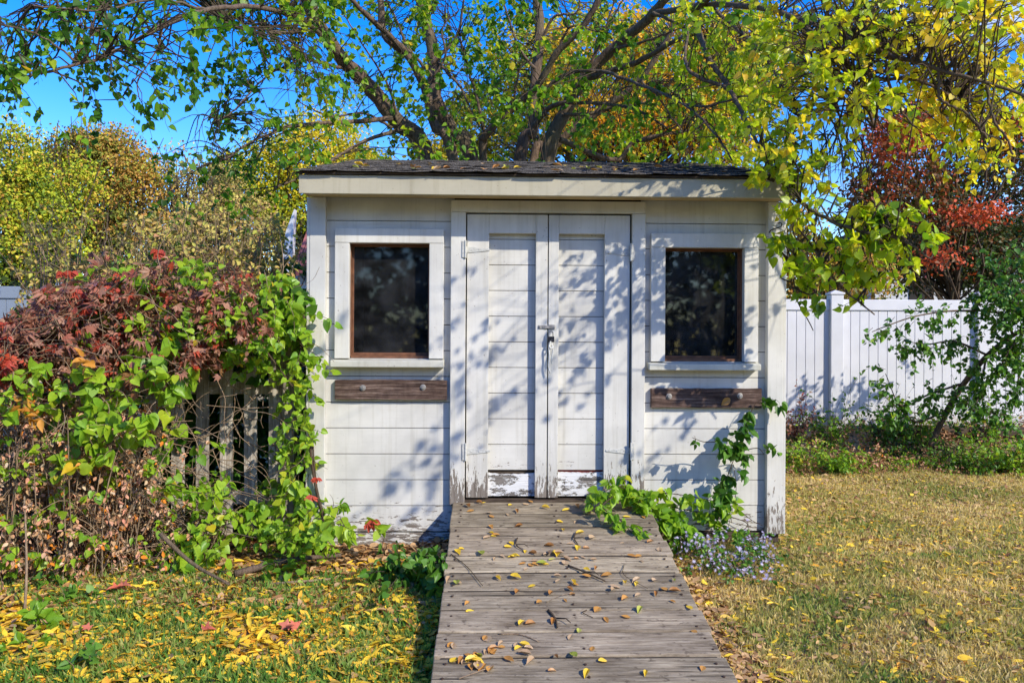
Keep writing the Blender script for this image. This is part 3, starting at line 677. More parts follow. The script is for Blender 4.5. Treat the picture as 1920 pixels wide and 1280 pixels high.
s = MB(); z = W(0, 485, 26)[2]; s.prism([(-2.4, z+.01), (3.4, z+.01), (2.8, z+1.3), (-1.8, z+1.3)], -.4, 5.4); s.build('roof', M['dark'], h2)
for nm, pts in (('lower', [(1300, 402, 13), (1620, 397, 13), (2100, 384, 13)]), ('upper', [(1500, 478, 14), (1800, 460, 14), (2150, 435, 14)])):
    s = MB(); s.tube(smooth([W(*p) for p in pts], 8), .007, 5)
    tag(s.build('power_cable', M['darkmetal']), 'thin overhead cable crossing the open sky right of the shed' if nm == 'lower' else 'thin overhead cable crossing in front of the red maple', 'cable')

# ------------------------------------------------------------------ the big tree behind the shed
tree = thing('shade_tree', 'large many-stemmed green tree spreading its limbs over the shed roof', 'tree', (-.2, 9.2, 0))
TO = np.array((-.2, 9.2, 0))
bp = []                                                   # points on limbs, for twigs to start from
def limb(pts, r0, r1, base=True, name='limb'):
    P = [W(*p) for p in pts]
    if base: P = [np.array((P[0][0]*.25-.15, 9.2, -.1)), np.array((P[0][0]*.55-.08, 9.15, 1.3))]+P
    S = smooth(P, 7); n = len(S); S[1:-1] += rng.normal(0, .0035, (n-2, 3)); r = (r0+(r1-r0)*np.linspace(0, 1, n)**.8)*.96
    t = TC(); t.tube(S-TO, r*(1+.06*np.sin(np.arange(n)*1.7)), 10); bp.append(S[7*2 if base else 0:]); t.build(name, M['bark'], tree)
    return S
limb([(800, 300, 9.0), (745, 228, 8.8), (690, 160, 8.6), (640, 108, 8.3), (600, 50, 8.0), (565, -30, 7.7), (540, -120, 7.4)], .135, .05)
limb([(882, 300, 9.1), (850, 250, 9.1), (818, 190, 9.0), (812, 100, 9.0), (795, 30, 9.0), (775, -60, 9.0)], .12, .06)
limb([(850, 300, 8.7), (815, 235, 8.7), (797, 165, 8.7), (765, 105, 8.6), (722, 66, 8.5), (712, -20, 8.4)], .08, .035)
limb([(907, 300, 8.8), (910, 255, 8.7), (960, 205, 8.6), (1005, 165, 8.4), (1045, 100, 8.2), (1100, 40, 8.0), (1140, -40, 7.8)], .06, .03)
limb([(975, 300, 9.2), (1000, 240, 9.2), (1002, 160, 9.2), (1012, 60, 9.2), (1000, -50, 9.2)], .10, .05)
limb([(1026, 300, 8.9), (1058, 215, 8.9), (1092, 150, 8.8), (1150, 92, 8.6), (1225, 25, 8.2), (1290, -60, 7.8)], .12, .04)
limb([(1000, 300, 9.6), (1030, 280, 9.6), (1085, 235, 9.5), (1130, 205, 9.4), (1200, 150, 9.2), (1260, 60, 9)], .08, .03)
br = [([(1010, 178, 8.4), (1060, 140, 8.2), (1130, 134, 7.9), (1200, 160, 7.4), (1280, 195, 6.6), (1340, 250, 6.1), (1372, 300, 5.9)], .024, .006),
 ([(1000, 238, 9.0), (1040, 197, 8.8), (1110, 194, 8.6), (1190, 205, 8.3), (1250, 240, 8.0)], .035, .010),
 ([(1050, 262, 8.9), (1150, 300, 9.0), (1190, 266, 9.0), (1260, 250, 9.0), (1340, 240, 8.9), (1420, 215, 8.7)], .035, .012),
 ([(735, 222, 8.7), (650, 229, 8.2), (560, 235, 7.6), (480, 262, 7.0), (420, 300, 6.6)], .030, .008),
 ([(760, 240, 8.8), (690, 262, 8.3), (640, 290, 7.9), (590, 320, 7.5), (520, 350, 7.1)], .026, .008),
 ([(620, 85, 8.2), (560, 35, 7.2), (470, 14, 6.2), (390, 20, 5.6), (310, 45, 5.1), (240, 85, 4.8), (150, 120, 4.6), (20, 152, 4.4)], .028, .007),
 ([(310, 45, 5.1), (285, 110, 5.0), (240, 165, 4.9)], .007, .003), ([(150, 120, 4.6), (80, 70, 4.6), (-20, 40, 4.5)], .008, .003), ([(390, 20, 5.6), (300, 0, 5.2), (180, 20, 4.9), (60, 10, 4.7)], .012, .004), ([(240, 85, 4.8), (190, 60, 4.8), (120, 40, 4.8)], .006, .003),
 ([(560, 35, 7.2), (500, 60, 6.6), (560, 62, 6.9), (470, 55, 6.2), (440, 50, 6.0)], .012, .005),
 ([(640, 128, 8.3), (570, 112, 7.8), (530, 128, 7.3), (500, 142, 7.0), (440, 205, 6.7), (400, 232, 6.5)], .018, .005),
 ([(600, 60, 8.0), (500, 48, 7.2), (420, 42, 6.8)], .02, .006),
 ([(765, 100, 8.6), (700, 40, 8.2), (640, -20, 7.8)], .04, .02),
 ([(812, 110, 9.0), (860, 160, 8.8), (880, 200, 8.7), (900, 240, 8.7)], .02, .008),
 ([(1092, 150, 8.8), (1190, 118, 8.4), (1260, 80, 7.8), (1310, 60, 7.0)], .04, .018),
 ([(1225, 25, 8.2), (1330, 10, 7.0), (1450, 20, 6.0), (1540, 75, 5.3), (1600, 150, 4.9), (1640, 240, 4.7)], .034, .008),
 ([(1310, 60, 7.0), (1330, 110, 6.6), (1370, 170, 6.2), (1400, 230, 5.8), (1430, 290, 5.4), (1450, 340, 5.0)], .03, .006),
 ([(1450, 20, 6.0), (1540, 50, 5.4), (1660, 100, 4.9), (1760, 130, 4.6), (1880, 165, 4.4), (1990, 210, 4.3)], .020, .008),
 ([(1500, 45, 5.6), (1620, 140, 5.1), (1720, 150, 4.8), (1800, 190, 4.7)], .02, .006),
 ([(1300, 20, 7.2), (1400, -60, 6.2), (1560, -120, 5.2), (1800, -200, 4.4), (2200, -350, 3.6), (2600, -500, 3.0)], .035, .012),
 ([(1540, 75, 5.3), (1560, 160, 5.1), (1575, 230, 5.0), (1560, 290, 5.0)], .012, .004),
 ([(1430, 290, 5.4), (1480, 350, 4.95), (1530, 400, 4.8), (1600, 430, 4.6), (1690, 450, 4.45), (1745, 485, 4.4)], .018, .005),
 ([(1530, 400, 4.8), (1530, 470, 4.75), (1580, 540, 4.7), (1640, 590, 4.65)], .010, .004),
 ([(1480, 350, 4.95), (1488, 450, 4.9), (1485, 540, 4.9), (1525, 620, 4.85)], .009, .003),
 ([(1280, 195, 6.6), (1330, 200, 6.4), (1400, 180, 6.1), (1460, 200, 5.9)], .012, .005),
 ([(1372, 170, 6.2), (1290, 130, 6.4), (1290, 60, 6.8)], .02, .01)]
for pts, a, b in br: limb(pts, a, b, False, 'branch')
for (x0, y0, x1, y1, Ya, Yb, ra) in ((815, 150, 700, -40, 8.9, 8.4, .022), (810, 120, 900, -60, 8.9, 8.6, .022), (745, 228, 640, 20, 8.7, 8.2, .018), (690, 160, 560, -20, 8.4, 7.8, .022), (1004, 130, 930, -40, 9.0, 8.7, .02), (1010, 90, 1090, -50, 9.0, 8.6, .022), (1045, 100, 1150, 10, 8.2, 7.8, .016),
        (1092, 150, 1180, -20, 8.7, 8.3, .024), (1150, 92, 1300, 40, 8.5, 7.9, .02), (1130, 205, 1330, 120, 9.3, 8.6, .024), (1190, 266, 1400, 180, 9.0, 8.4, .02), (1058, 215, 1230, 160, 8.8, 8.4, .022), (910, 255, 860, 60, 8.7, 8.4, .02), (960, 205, 1010, 20, 8.6, 8.3, .016), (735, 240, 560, 190, 8.7, 7.9, .018),
        (1330, 10, 1480, 130, 7.0, 6.0, .02), (1390, 60, 1500, 220, 6.3, 5.6, .014), (1225, 25, 1380, 90, 8.0, 7.2, .02), (600, 50, 480, -20, 7.9, 7.3, .02), (797, 165, 860, 20, 8.7, 8.5, .018), (1200, 150, 1290, 260, 8.0, 7.6, .012), (1660, 100, 1720, 240, 4.9, 4.8, .010), (1760, 130, 1850, 260, 4.6, 4.6, .010), (1540, 50, 1610, 180, 5.4, 5.2, .010), (1850, 160, 1900, 290, 4.5, 4.5, .009)):
    q = rng.normal(0, 12, 4); limb([(x0, y0, Ya), (x0*.66+x1*.34+q[0], y0*.66+y1*.34+q[1], Ya*.66+Yb*.34), (x0*.33+x1*.67+q[2], y0*.33+y1*.67+q[3], Ya*.33+Yb*.67), (x1, y1, Yb)], ra, .006, False, 'branch')
# dead bare twigs against the sky
tw = TC(); lf = LC(HEART); lm = LC(HEART); BP = np.concatenate(bp)
for (px, py, Y, l) in ((560, 110, 7.2, .5), (580, 90, 7.5, .6), (600, 140, 7.9, .6), (640, 150, 8.0, .5), (400, 215, 6.5, .4), (560, 60, 7.0, .5), (860, 170, 8.8, .8), (880, 120, 9, .8), (840, 200, 8.9, .7), (1560, 230, 5.0, .45), (1600, 180, 4.9, .4), (1580, 250, 5.0, .5), (1610, 280, 4.9, .4), (1540, 250, 5.0, .4)):
    for k in range(9):
        p = W(px+rng.normal(0, 25), py+rng.normal(0, 15), Y); dd = unit(np.array((rng.normal(-.1, .7), rng.normal(0, .4), rng.uniform(-1.2, .2))))
        q = spray(LC(HEART), tw, p-TO, dd, l*rng.uniform(.5, 1.2), 1, .01, .9, tr=.005)
        if k % 2: spray(LC(HEART), tw, q[3], dd+rv(.6), l*.5, 1, .01, .5, tr=.003)
GR = ["677555578888889999988888 8", "5445235567777888999888888 ", "313214245647888888887878 7".replace(' ', ''), "000005334556677577620467 7".replace(' ', ''),
      "000014223333443346420023", "000012000000000012300000"]
GR = [g.replace(' ', '')[:24].ljust(24, '5') for g in GR]
def coldepth(px, py):
    if px < 400 and py > 190: return rng.uniform(6.2, 7.0) if px > 300 else rng.uniform(4.4, 4.9)
    if px < 400: return rng.uniform(4.4, 5.6)
    if px < 640: return rng.uniform(6.0, 7.8)
    if px < 1280: return rng.uniform(7.6, 8.6) if rng.random() < .18 else rng.uniform(9.2, 11.2)
    if px < 1440: return rng.uniform(5.8, 8.2) if py < 250 else rng.uniform(7.4, 8.6)
    return rng.uniform(4.4, 6.0)
def place(px, py, Y, tone, lc, size, nl=None, conn=True, length=None):
    p = W(px, py, Y); length = length or rng.uniform(.22, .42)
    if conn:
        dist = np.linalg.norm(BP-p, axis=1); i = int(np.argmin(dist+rng.uniform(0, .25, len(dist))))
        if dist[i] > 1.0 and rng.random() < .6: return
        if dist[i] < 1.0:
            a = BP[i]; m = (a+p)/2+np.array((0, 0, .06))+rv(.05)
            tw.tube(smooth([a-TO, m-TO, p-TO], 4), np.linspace(.006, .003, 9), 4); d = unit(p-a)
        else: d = rv()
    else: d = rv()
    d = d*.7+np.array((0, 0, -.45))+rv(.35)
    spray(lc, tw, p-TO, d, length, nl or int(rng.integers(7, 13)), size, .6, tone, .16)
for r in range(-2, 6):
    for c in range(24):
        dn = int(GR[max(r, 0)][c]) if r >= 0 else 5
        if r < 0 and c >= 15: dn = 3
        for k in range(dn):
            px = (c+rng.random())*80; py = (r+rng.random())*60; Y = coldepth(px, py)
            if r < 0 and c < 15: Y = max(Y, 6.8)
            n = (2 if px < 1500 else 3) if Y < 6.3 else (3 if px < 700 else 4)
            for q in range(n):
                right = px > 1230+rng.normal(0, 90)
                tone = ((.28 if px < 500 else .50)+rng.normal(0, .12)) if not right else (.42+.28*min(1, max(0, (px-1300)/500))+rng.normal(0, .15))  # backlit left crown: shade painted in as a darker leaf tone
                if right: place(px+rng.normal(0, 15), py+rng.normal(0, 10), Y, tone, lm, .058 if Y < 6.3 else .066)
                else: place(px+rng.normal(0, 15), py+rng.normal(0, 10), Y, tone, lf, .060 if Y < 6.3 else .070)
# leafy hanging branches beside the shed
for (a, b, n, t) in (((1420, 345, 4.85), (1490, 335, 4.95), 15, .7), ((1460, 310, 4.95), (1500, 370, 4.9), 9, .7), ((1480, 400, 4.8), (1560, 425, 4.7), 11, .6), ((1570, 440, 4.65), (1730, 480, 4.4), 34, .6), ((1620, 420, 4.6), (1700, 440, 4.5), 12, .6),
                     ((1480, 450, 4.85), (1500, 540, 4.85), 13, .6), ((1520, 470, 4.75), (1630, 580, 4.65), 13, .6), ((1484, 540, 4.9), (1520, 615, 4.85), 6, .45), ((1540, 500, 4.7), (1660, 520, 4.6), 12, .6)):
    for k in range(n):
        u = rng.random(); p = np.array(a)*(1-u)+np.array(b)*u
        place(p[0]+rng.normal(0, 14), p[1]-30+rng.normal(0, 14), p[2], t-.2+rng.normal(0, .12), lm, .070, 7, True, rng.uniform(.12, .22))
# boughs reaching out over the lawn, which dapple the doors
SV = np.array((0.98, -1, .93))
def dapple(px, py, t, n, sp=.07, sz=.056, lc=lm):
    x, z = F(px, py); p0 = SO+U*x+np.array((0, 0, z)); q = p0+(U*.98-NI+np.array((0, 0, .93)))*(t*.88)
    for k in range(max(1, n-1)):
        p = q+rv(sp)
        if k == 0:
            i = int(np.argmin(np.linalg.norm(BP-p, axis=1))); a = BP[i]
            tw.tube(smooth([a-TO, (a+p)/2-TO+np.array((0, 0, .15)), p-TO], 5), np.linspace(.0045, .002, 11), 4)
        spray(lc, tw, p-TO, -NI+np.array((.05, 0, .0))+rv(.22), rng.uniform(.32, .55), 9, sz, .2, .5, .15)
for d_ in ((900, 500, 2.2, 2), (890, 570, 2.4, 2), (930, 620, 2.2, 3), (885, 650, 2.5, 2), (960, 560, 2.0, 2), (980, 640, 2.1, 2), (950, 700, 2.3, 2), (880, 740, 2.8, 3), (930, 770, 2.2, 2), (850, 800, 3.0, 3), (835, 690, 3.0, 2),
           (810, 850, 3.2, 3), (780, 900, 3.4, 3), (750, 950, 3.5, 2), (840, 560, 2.8, 2), (990, 730, 2.0, 1), (1070, 560, 1.9, 2), (1110, 530, 2.0, 2), (1090, 620, 2.0, 2), (1060, 690, 2.0, 2), (1150, 500, 2.0, 2), (1160, 570, 2.0, 2), (1150, 640, 2.1, 1), (1110, 470, 2.1, 1),
           (1200, 500, 2.0, 2), (1200, 570, 1.9, 2), (1240, 520, 1.8, 2), (1330, 480, 1.6, 1), (1450, 510, 1.5, 2), (1450, 580, 1.5, 2), (1440, 640, 1.5, 1), (1410, 600, 1.6, 1), (650, 560, 3.6, 1), (600, 600, 3.6, 2), (590, 820, 3.6, 1), (1290, 745, 2.2, 1), (1330, 740, 2.2, 1)):
    dapple(*d_)
lf.build('crown', M['green'], tree); lm.build('crown', M['lime'], tree, 'yellow green outer foliage on the right'); tw.build('twigs', M['twig'], tree)

# ------------------------------------------------------------------ background trees
def bgtree(name, label, cat, px, Y, lobes, mat, leaf, trunk=True, group=None, twigs=20, tpl=DIA, **kw):
    base = W(px, 640, Y); base[2] = 0; t = thing(name, label, cat, tuple(base), 0, group); lc = LC(tpl); cs = []
    for (lx, ly, ld, rx, ry, n, per, tone) in lobes:
        c = W(lx, ly, Y+ld)-base; rr = np.array((rx/FPX*Y, rx/FPX*Y*.8, ry/FPX*Y)); cs.append(c)
        cloud(lc, c, rr, n, per, leaf*1.7, leaf, tone, zlow=-.0, **kw)
    tr = TC(); top = max(cs, key=lambda c: c[2])
    tr.tube(smooth([(0, 0, -.2), (top[0]*.4, top[1]*.4, top[2]*.5), top], 6), np.linspace(.16, .04, 13), 8)
    tr.build('trunk', M['bark'], t)
    tb = TC()
    for c in cs:
        for k in range(twigs):
            e = c+unit(rv())*np.array((.5, .5, .5))*rng.uniform(.6, 1.7); a = np.array((top[0]*.3, top[1]*.3, max(.3, min(c[2]*.6, top[2]*.8))))
            tb.tube(smooth([a, (a+e)/2+rv(.2), e], 4), np.linspace(.03, .006, 9), 4)
    tb.build('branches', M['twig'], t)
    lc.build('crown', mat, t); return t
G = 'trees behind the picket fence'
bgtree('arborvitae', 'yellow green bushy evergreen at the far left edge', 'tree', 20, 13, [(10, 320, 0, 70, 85, 200, 30, .42), (45, 380, 0, 50, 90, 150, 30, .5), (0, 450, -.3, 90, 90, 210, 30, .42), (90, 460, 0, 70, 110, 200, 30, .4), (140, 350, .6, 50, 60, 90, 28, .5)], M['conifer'], .062, group=G, tcl=.22)
bgtree('evergreen_tree', 'narrow dark topped evergreen between the yellow and rusty trees', 'tree', 70, 15, [(68, 300, 0, 28, 52, 60, 24, .2), (70, 400, 0, 45, 90, 100, 24, .35), (120, 290, 0, 22, 45, 50, 24, .3)], M['conifer'], .065, group=G, tcl=.22)
bgtree('evergreen_tree', 'rounded rusty orange and green evergreen left of the shed', 'tree', 200, 15, [(165, 290, 0, 55, 52, 150, 30, .5), (215, 300, 0, 50, 55, 150, 30, .6), (250, 350, 0, 45, 60, 110, 28, .6), (150, 400, 0, 95, 95, 250, 30, .35), (240, 450, 0, 90, 80, 220, 30, .4), (290, 330, .3, 25, 50, 50, 24, .6)], M['rust'], .064, group=G, tcl=.25)
bgtree('sparse_tree', 'thin tan and brown tree with sky showing through', 'tree', 350, 17, [(330, 330, 0, 55, 65, 60, 16, .6), (390, 370, 0, 60, 60, 70, 18, .5), (340, 430, 0, 90, 70, 170, 26, .5)], M['tan'], .07, group=G, twigs=60, tcl=.25)
bgtree('evergreen_tree', 'olive tan evergreen close behind the red creeper', 'tree', 450, 14, [(420, 440, 0, 90, 95, 230, 26, .6), (500, 480, 0, 60, 70, 130, 26, .5), (330, 500, 0, 90, 60, 150, 26, .5), (410, 350, .5, 40, 45, 60, 24, .3)], M['tan'], .06, group=G, tcl=.25)
bgtree('golden_tree', 'rounded golden yellow tree rising behind the shed roof left corner', 'tree', 600, 19, [(600, 290, 0, 95, 85, 330, 26, .7), (500, 340, 0, 75, 80, 220, 26, .5), (560, 400, 0, 80, 60, 180, 26, .45), (680, 320, 1, 60, 50, 140, 26, .45), (480, 410, 0, 60, 60, 120, 24, .25), (440, 330, 0, 50, 50, 90, 24, .35)], M['golden'], .085, group=G, tcl=.2)
bgtree('yellow_tree', 'orange yellow autumn tree directly behind the shade tree', 'tree', 1200, 15, [(1130, 120, 0, 130, 100, 260, 26, .55), (1270, 130, 0, 130, 110, 260, 26, .6), (1150, 240, 0, 120, 50, 220, 26, .8), (1290, 235, 0, 90, 45, 120, 26, .85), (1010, 250, 1, 80, 70, 120, 24, .4), (1380, 120, 1, 90, 100, 150, 24, .6), (1360, 270, 1, 60, 40, 60, 24, .7), (900, 230, 2, 80, 80, 150, 24, .3), (1000, 120, 1.5, 90, 90, 170, 24, .35), (860, 290, 2, 90, 35, 90, 24, .4), (1450, 120, 0, 90, 90, 120, 24, .45)], M['yellow'], .09)
bgtree('red_maple', 'dark maple with red outer leaves behind the white fence', 'tree', 1810, 14, [(1780, 280, 0, 130, 110, 200, 24, .35), (1690, 330, -1, 80, 90, 110, 24, .5), (1700, 400, -1, 100, 70, 120, 24, .45), (1680, 260, -1.5, 45, 60, 60, 22, .8), (1880, 330, 0, 110, 130, 200, 24, .28), (1760, 470, 0, 120, 80, 300, 26, .22), (1880, 480, 0, 100, 80, 260, 26, .22), (1650, 370, -1.2, 50, 35, 40, 20, .66), (1820, 400, -1.6, 60, 14, 28, 18, 1.05), (1770, 480, -1.7, 40, 10, 16, 16, 1.0), (1740, 230, -1, 60, 40, 50, 20, .62), (1900, 240, -1, 60, 25, 40, 20, .7), (1950, 300, 0, 90, 90, 120, 24, .4), (1640, 400, -1, 40, 30, 40, 20, .6)], M['maple'], .075, twigs=7, tcl=.16)
bgtree('hedge_shrub', 'brownish green shrub showing over the white fence beside the shed', 'shrub', 1560, 11.6, [(1500, 520, 0, 70, 80, 150, 26, .5), (1590, 520, 0, 90, 60, 170, 26, .6), (1500, 440, 0, 30, 60, 60, 22, .4)], M['rust'], .055)
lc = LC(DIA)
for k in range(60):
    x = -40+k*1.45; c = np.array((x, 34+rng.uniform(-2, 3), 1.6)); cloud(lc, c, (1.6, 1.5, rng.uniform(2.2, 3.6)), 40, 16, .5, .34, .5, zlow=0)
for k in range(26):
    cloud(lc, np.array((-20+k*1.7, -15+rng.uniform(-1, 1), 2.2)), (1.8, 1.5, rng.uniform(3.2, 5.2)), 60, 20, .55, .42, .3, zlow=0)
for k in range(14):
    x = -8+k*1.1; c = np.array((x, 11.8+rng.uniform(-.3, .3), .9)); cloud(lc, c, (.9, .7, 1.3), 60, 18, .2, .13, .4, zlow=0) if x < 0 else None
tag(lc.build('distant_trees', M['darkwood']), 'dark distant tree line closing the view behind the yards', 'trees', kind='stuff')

# ------------------------------------------------------------------ plants over the picket fence
def hedge_top(px):
    return np.interp(px, [-80, 0, 60, 130, 200, 350, 430, 500, 545, 590], [610, 600, 585, 520, 500, 470, 520, 500, 490, 500])
def hedge_front(px): return np.interp(px, [-100, 200, 400, 590], [4.45, 4.6, 4.95, 5.22])
# dark growth behind the fence
o0 = np.array((-2.2, 5.8, 0)); t = thing('overgrown_shrub', 'dark shaded shrub growing behind the picket fence', 'shrub', tuple(o0)); lc = LC(HEART); tc = TC()
for k in range(1150):
    px = rng.uniform(-150, 578); Y = rng.uniform(5.55, 6.7); top = hedge_top(px)+30; py = rng.uniform(top, 1010)
    spray(lc, tc if k % 3 == 0 else None, W(px, py, Y)-o0, rv()+np.array((0, 0, .2)), .3, 10, .10, .6, .15, .15)
lc.build('foliage', M['shrub'], t); tc.build('stems', M['twig'], t)
# red creeper
o0 = np.array((-2.3, 5.0, 0)); t = thing('red_creeper', 'red and maroon creeper sprawled over the top of the picket fence', 'vine', tuple(o0), 0); lc = LC(OVAL); lp = LC(PALM); tc = TC(); lr = LC(OVAL)
for k in range(1350):
    px = rng.uniform(-80, 490); top = hedge_top(px)
    low = np.interp(px, [-80, 150, 300, 420, 490], [700, 690, 690, 665, 620]); u = rng.beta(1.1, 1.3); py = top+(low-top)*u
    Y = rng.uniform(4.75, 5.5)-.25*(1-px/500)*rng.random()
    if px > 240 and py < 600 and rng.random() < .55: continue
    hole = math.sin(px*.045+py*.02)+math.sin(py*.06-px*.013+1)
    if hole > 1.0 and rng.random() < .8: continue
    pm = rng.random() < .5
    tone = .50+rng.normal(0, .17)
    if (px < 90 and py > 620) or rng.random() < .07: tone += .35
    spray(lp if pm else lc, tc, W(px, py, Y)-o0, np.array((rng.normal(0, .7), -.5, rng.uniform(-.9, .5))), rng.uniform(.12, .3), 6 if pm else 9, .075 if pm else .045, 1.1, tone, .2, nup=.3)
for (px, py, Y, n) in ((130, 510, 4.85, 1), (205, 545, 4.75, 2), (160, 550, 4.75, 2), (150, 590, 4.7, 1), (10, 600, 4.7, 1), (60, 640, 4.7, 1), (300, 465, 5.0, 1), (700, 985, 4.95, 1), (592, 915, 5.0, 1)):
    for q in range(n*2):
        p = W(px+rng.normal(0, 9), py+rng.normal(0, 8), Y)-o0
        for s_ in range(5):
            a = (s_-2)*.75; lr.add(p, np.array((math.sin(a), -.2, math.cos(a)*-.4-.45)), SUNV+rv(.25), rng.uniform(.035, .06), .9+rng.normal(0, .06))
for (pts) in ([(600, 960, 5.25), (590, 880, 5.2), (585, 800, 5.25)], [(90, 640, 4.7), (180, 560, 4.7), (300, 500, 4.9), (420, 560, 4.9), (500, 660, 4.9), (560, 740, 5.0)], [(0, 700, 4.6), (80, 620, 4.6), (170, 590, 4.7)], [(120, 585, 4.7), (200, 560, 4.75), (330, 540, 4.9)], [(360, 560, 4.85), (430, 500, 4.9), (455, 560, 4.9), (520, 640, 4.95)]):
    tc.tube(smooth([W(*p)-o0 for p in pts], 8), .006, 5)
lc.build('foliage', M['creeper'], t); lp.build('foliage', M['creeper'], t); lr.build('foliage', leafmat('scarlet creeper', [(.30, .035, .025), (.42, .05, .03), (.55, .10, .06)], .3), t, 'bright scarlet five-part leaves'); tc.build('stems', M['twig'], t)
# half bare bush above the fence
o0 = np.array((-1.9, 5.6, 0)); t = thing('tangled_bush', 'half bare brown and olive bush rising behind the creeper near the shed', 'bush', tuple(o0)); lc = LC(OVAL); tc = TC()
for k in range(190):
    px = rng.uniform(60, 515); p = W(px, 640, rng.uniform(5.4, 6.0)); e = W(px+rng.normal(0, 55), rng.uniform(390, 520), p[1]+rng.normal(0, .2)); S = smooth([p-o0, (p+e)/2-o0+rv(.07), e-o0], 5); tc.tube(S, np.linspace(.006, .002, len(S)), 4)
    for q in range(4): spray(lc, tc, S[int(rng.integers(3, len(S)))], rv()+np.array((0, -.2, .2)), rng.uniform(.1, .25), 8, .05, .5, .5, .25)
lc.build('foliage', M['tan'], t); tc.build('stems', M['straw'], t)
o0 = np.array((-2.3, 5.2, 0)); t = thing('yellowing_vine', 'small leaved yellow green vine threading through the red creeper', 'vine', tuple(o0)); lc = LC(HEART); tc = TC()
for k in range(190):
    px = rng.uniform(70, 520); py = hedge_top(px)+rng.uniform(5, 150); spray(lc, tc, W(px, py, rng.uniform(4.75, 5.2))-o0, np.array((rng.normal(0, .8), -.4, rng.uniform(-.6, .5))), rng.uniform(.1, .25), 6, .06, .7, .55, .2)
lc.build('foliage', M['vine'], t); tc.build('stems', M['straw'], t)
# green vine with broad round leaves
o0 = np.array((-1.9, 4.8, 0)); t = thing('green_vine', 'vine with broad bright green heart leaves hanging over the pickets', 'vine', tuple(o0)); lc = LC(HEART); tc = TC()
def patch(lc, tc, o0, px, py, sx_, sy_, Y, n, size, tone, nl=7, dr=.8, ln=.2, sY=.12):
    for k in range(n):
        x, y = px+rng.normal(0, sx_), py+rng.normal(0, sy_)
        spray(lc, tc, W(x, y, Y+rng.normal(0, sY))-o0, np.array((rng.normal(0, .8), -.45, rng.uniform(-.8, .5))), rng.uniform(.6, 1.3)*ln, nl, size*rng.uniform(.8, 1.15), dr, tone+rng.normal(0, .08), .13)
for a in ((80, 695, 45, 12, 4.55, 6, .09, .5), (215, 725, 50, 28, 4.6, 13, .095, .55), (290, 660, 45, 14, 4.75, 8, .09, .45), (330, 680, 30, 20, 4.8, 8, .10, .45), (230, 820, 30, 40, 4.6, 11, .095, .55), (170, 830, 40, 40, 4.55, 6, .08, .5), (120, 780, 40, 30, 4.6, 4, .08, .45),
          (320, 850, 20, 25, 4.8, 4, .09, .5), (80, 900, 50, 80, 4.55, 5, .06, .5), (20, 760, 30, 50, 4.5, 5, .08, .4), (440, 600, 35, 25, 5.0, 9, .08, .55), (500, 590, 30, 30, 5.05, 12, .08, .55), (430, 670, 30, 10, 5.0, 3, .08, .5)):
    patch(lc, tc, o0, *a)
lc.build('foliage', M['vine'], t); tc.build('stems', M['straw'], t)
# vine climbing the shed corner
o0 = np.array((-1.35, 5.1, 0)); t = thing('climbing_vine', 'leafy light green vine climbing the left corner of the shed', 'vine', tuple(o0)); lc = LC(HEART); tc = TC()
for a in ((545, 565, 20, 26, 5.25, 30, .075, .15), (560, 600, 14, 30, 5.2, 16, .075, .4), (525, 620, 25, 35, 5.15, 15, .07, .5), (560, 700, 11, 40, 5.15, 18, .065, .5), (560, 780, 10, 40, 5.15, 18, .065, .55), (560, 860, 10, 40, 5.15, 17, .065, .5), (530, 850, 6, 60, 5.2, 3, .06, .5), (560, 920, 22, 25, 5.1, 12, .08, .5), (480, 635, 20, 20, 5.1, 5, .07, .5)):
    patch(lc, tc, o0, *a)
tc.tube(smooth([W(*p)-o0 for p in ((608, 975, 5.2), (596, 930, 5.2), (585, 870, 5.2), (578, 800, 5.22), (560, 700, 5.25), (570, 600, 5.25), (560, 520, 5.3))], 7), np.linspace(.012, .005, 43), 6)
lc.build('foliage', M['vine'], t); tc.build('stems', M['twig'], t)
# green growth at the foot
o0 = np.array((-1.6, 4.7, 0)); t = thing('leafy_weeds', 'bright green leafy weeds at the foot of the pickets beside the shed', 'plant', tuple(o0)); lc = LC(HEART); tc = TC()
for a in ((460, 965, 30, 12, 4.95, 15, .06, .5), (520, 985, 32, 16, 4.95, 18, .06, .5), (410, 990, 24, 16, 4.9, 9, .06, .55), (370, 1000, 25, 25, 4.85, 12, .08, .45), (590, 985, 32, 16, 4.95, 16, .07, .55), (640, 970, 15, 12, 4.95, 6, .075, .6), (400, 905, 20, 12, 5.0, 3, .07, .5), (370, 930, 25, 15, 4.95, 5, .07, .5), (350, 1030, 20, 20, 4.75, 6, .08, .45), (520, 1060, 30, 25, 4.7, 7, .065, .3), (600, 1010, 35, 12, 4.8, 8, .07, .45), (400, 900, 20, 15, 5, 5, .08, .5)):
    patch(lc, tc, o0, *a)
lc.build('foliage', M['vine'], t); tc.build('stems', M['twig'], t)
